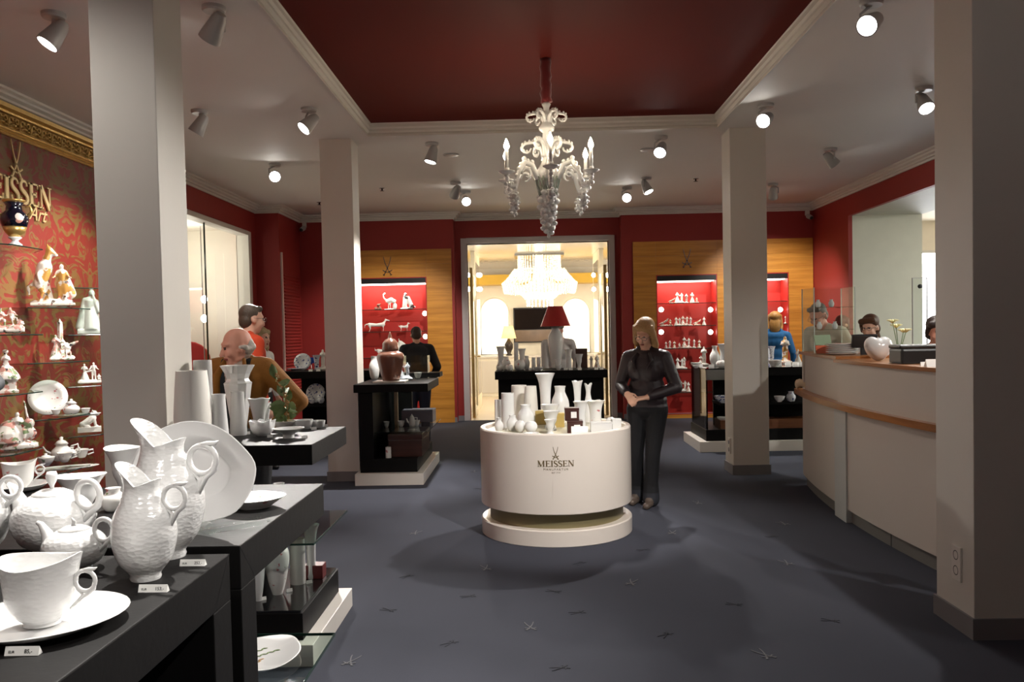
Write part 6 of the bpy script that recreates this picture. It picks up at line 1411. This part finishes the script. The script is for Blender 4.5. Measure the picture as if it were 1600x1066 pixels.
    me.polygons.foreach_set('material_index', idx.astype(np.int32)); me.update()
    # place: the head centre falls on the given pixel at depth Y, feet on the floor
    hc = Hm @ Vector((0, 0, 0)); tgt = atY(headpx[0], headpx[1], Y); k = (tgt.z+dz)/hc.z
    Rz = Matrix.Rotation(rz, 4, 'Z'); off = Rz @ (hc*k)
    t = thing('person', label, 'person', (tgt.x-off.x, tgt.y-off.y, 0), rz); t.scale = (k, k, k)
    mkobj('body', me, None, t)
    hm = MB()
    for p in HAIRS[hair]:
        if p[0] == 'c': hm.cap(h(p[1]), h(p[2]), p[3], p[4], 12)
        else: hm.ell(h(p[1]), p[2], 14, 10, HR)
    mkobj('hair', remesh(hm, 'hair', max(.008, vox*.8), 3, .5), hairm, t)
    if glasses:
        g = MB()
        for s in (-1, 1):
            g.tube([h((s*.032+.024*math.cos(a), -.104, .003+.017*math.sin(a))) for a in [i*PI/6 for i in range(12)]], .0022, 5, loop=True); g.tube([h((s*.056, -.1, .008)), h((s*.08, -.04, .006)), h((s*.082, .02, .0))], .002, 5)
        g.tube([h((-.009, -.106, .006)), h((.009, -.106, .006))], .002, 5)
        g.build('glasses', CHROME, t, True)
    return t, h, U
def hairmat(n, c): return mat(n, c, .5, var=(60, .35), bump=(120, .4))
LEATH = mat('brown_black_leather', (50, 40, 44), .46, var=(9, .25), bump=(16, .7)); DENIM = mat('black_trousers', (19, 19, 23), .8, bump=(60, .2)); TAUPE = mat('taupe_shoe', (86, 74, 66), .5); BLACKS = mat('black_shoe', (18, 17, 17), .4)
hang = {'L': ((.25, .03, 1.12), (.26, -.05, .88)), 'R': ((-.25, .03, 1.12), (-.26, -.05, .88))}
def p_woman(l, i):
    i = i.copy(); i[(i == 2) & (l[:, 2] > .93)] = 1
    i[(i == 2) & (l[:, 2] < .13)] = 6; return i
t, h, U = person('woman in dark leather jacket and black trousers looking at the round pedestal', (1007, 521), 6.95, -.42, (LEATH, DENIM, SKIN, TAUPE, mat('dark_denim_cuff', (40, 42, 50), .8)), 'long', hairmat('blond_hair', (178, 140, 92)),
    {'L': ((.27, .03, 1.1), (.06, -.20, 1.03), (-.8, -.3, -.12)), 'R': ((-.25, .0, 1.12), (-.13, -.2, 1.06), (.55, -.5, -.45))}, .02, 0, (-.1, .48, .12), {'L': (.02, -.02), 'R': (-.15, .1)}, .0075, 1.13, p_woman, True, True, .7, {'L': (0, .3, -1), 'R': (.3, .6, -.6)}, flare=.018)
jk = MB()
for s in (-1, 1): jk.tube([U @ Vector((s*.05, -.085, 1.42)), U @ Vector((s*.085, -.125, 1.36)), U @ Vector((s*.05, -.16, 1.28))], [.02, .026, .008], 8, flat=.5)
jk.build('lapels', LEATH, t, True)
st_ = MB()
for s in (-1, 1): st_.ell(U @ Vector((s*.1, -.128, 1.35)), (.007, .005, .007), 8, 6)
st_.build('stud_buttons', CHROME, t, True)
# old man in mustard jacket
MUST = mat('mustard_jacket', (142, 92, 28), .8, var=(14, .15), bump=(90, .3)); VEST = mat('dark_vest', (24, 30, 34), .8)
def p_old(l, i):
    i = i.copy(); f = (i == 1) & (l[:, 1] < -.02) & (np.abs(l[:, 0]) < .10) & (l[:, 2] > .85); i[f] = 6
    v = f & (l[:, 2] > 1.22) & (np.abs(l[:, 0]) < .012+.05*(l[:, 2]-1.22)/.2); i[v] = 7
    c = (i == 1) & (l[:, 2] > 1.43) & (np.abs(l[:, 0]) < .085); i[c] = 7; return i
t, h, U = person('elderly man in mustard jacket and dark waistcoat behind the tall vases', (369, 541), 5.1, -.12, (MUST, DENIM, SKINR, BLACKS, VEST, mat('pale_shirt', (190, 172, 160), .7)), 'bald', hairmat('white_hair', (196, 188, 178)),
    {'L': ((.36, .1, 1.15), (.2, -.05, .98), (-.8, -.5, -.2)), 'R': ((-.27, .02, 1.12), (-.22, -.15, .95))}, .1, 0, (-.75, .12, 0), None, .009, 1.2, p_old, hd=.055)
lp = MB()
for s in (-1, 1): lp.tube([U @ Vector((s*.06, -.05, 1.46)), U @ Vector((s*.1, -.12, 1.36)), U @ Vector((s*.1, -.15, 1.2)), U @ Vector((s*.11, -.145, 1.0))], [.02, .03, .022, .012], 8, flat=.6)
lp.build('jacket_lapels', MUST, t, True)
ORNG = mat('orange_pullover', (206, 66, 28), .8, var=(12, .1), bump=(60, .2))
person('man in orange pullover with back turned behind the elderly man', (394, 498), 7.3, 2.25, (ORNG, DENIM, SKIN, BLACKS), 'short', hairmat('grey_brown_hair', (84, 70, 58)), hang, .05, 0, (.0, .1, 0), glasses=True, build=1.12)
person('fair haired woman in white hidden behind the man in orange', (409, 528), 9.2, 1.2, (PAPER, DENIM, SKIN, BLACKS), 'long', hairmat('fair_hair', (170, 148, 108)), hang, .05, female=True)
DKJ = mat('navy_black_jacket', (20, 21, 27), .7, bump=(40, .3))
person('man in dark jacket seen from behind at the animal figure cabinet', (650, 524), 11.3, PI+.25, (DKJ, mat('blue_jeans', (42, 50, 72), .8), SKIN, BLACKS), 'short', hairmat('dark_brown_hair', (62, 40, 28)), {'L': ((.29, .02, 1.12), (.22, -.12, .95)), 'R': ((-.29, .02, 1.12), (-.22, -.12, .95))}, .12, 0, (0, .3, 0), build=1.22)
WSH = mat('white_shirt', (214, 210, 208), .7, bump=(40, .2))
person('man in white shirt bending over the doorway table behind the red lamp', (872, 517), 11.55, .0, (WSH, DENIM, SKINR, BLACKS), 'short', hairmat('grey_hair', (120, 112, 104)), {'L': ((.27, .02, 1.12), (.22, -.12, .92)), 'R': ((-.2, -.1, 1.1), (-.14, -.28, .9), (0, -.4, -1))}, .3, 0, (.3, .3, 0), build=1.1)
person('fair haired woman in blue before the right red cabinet', (1211, 501), 12.3, PI-.3, (mat('blue_blouse', (24, 96, 150), .7), DENIM, SKIN, BLACKS), 'long', hairmat('honey_hair', (176, 128, 66)), hang, .02, female=True)
CRM = mat('cream_shirt', (206, 196, 178), .75, var=(20, .05), bump=(40, .2))
person('grey haired man in cream shirt and glasses bending beyond the counter', (1278, 493), 8.75, -1.0, (CRM, DENIM, SKINR, BLACKS), 'short', hairmat('pepper_hair', (118, 108, 98)), {'L': ((.28, .0, 1.12), (.24, -.15, .92)), 'R': ((-.27, -.02, 1.12), (-.2, -.2, .95))}, .42, 0, (.1, .1, 0), glasses=True, build=1.15)
person('woman with brown tied hair in white blouse behind the cash screen', (1359, 511), 8.1, -.7, (WSH, DENIM, SKIN, BLACKS), 'bun', hairmat('brown_hair', (92, 58, 34)), hang, .1, 0, (-.05, .12, 0), glasses=True, female=True)
person('dark haired woman in black behind the counter beside the socket pillar', (1464, 517), 6.7, -.3, (DKJ, DENIM, SKINR, BLACKS), 'bun', hairmat('dark_short_hair', (50, 32, 26)), hang, .05, 0, (.1, .15, 0), female=True)
person('red haired person beyond the man in the cream shirt', (1316, 507), 11.6, 2.4, (mat('maroon_top', (104, 30, 30), .7), DENIM, SKIN, BLACKS), 'long', hairmat('auburn_hair', (112, 34, 24)), hang, .0, female=True)
person('person in dark grey coat at the brocade wall shelves', (-112, 500), 5.0, .9, (mat('dark_grey_coat', (52, 54, 58), .7), DENIM, SKIN, BLACKS), 'short', hairmat('black_hair', (34, 28, 24)), {'L': ((.36, .0, 1.2), (.2, -.25, 1.15)), 'R': ((-.3, .02, 1.12), (-.22, -.15, .95))}, .05)
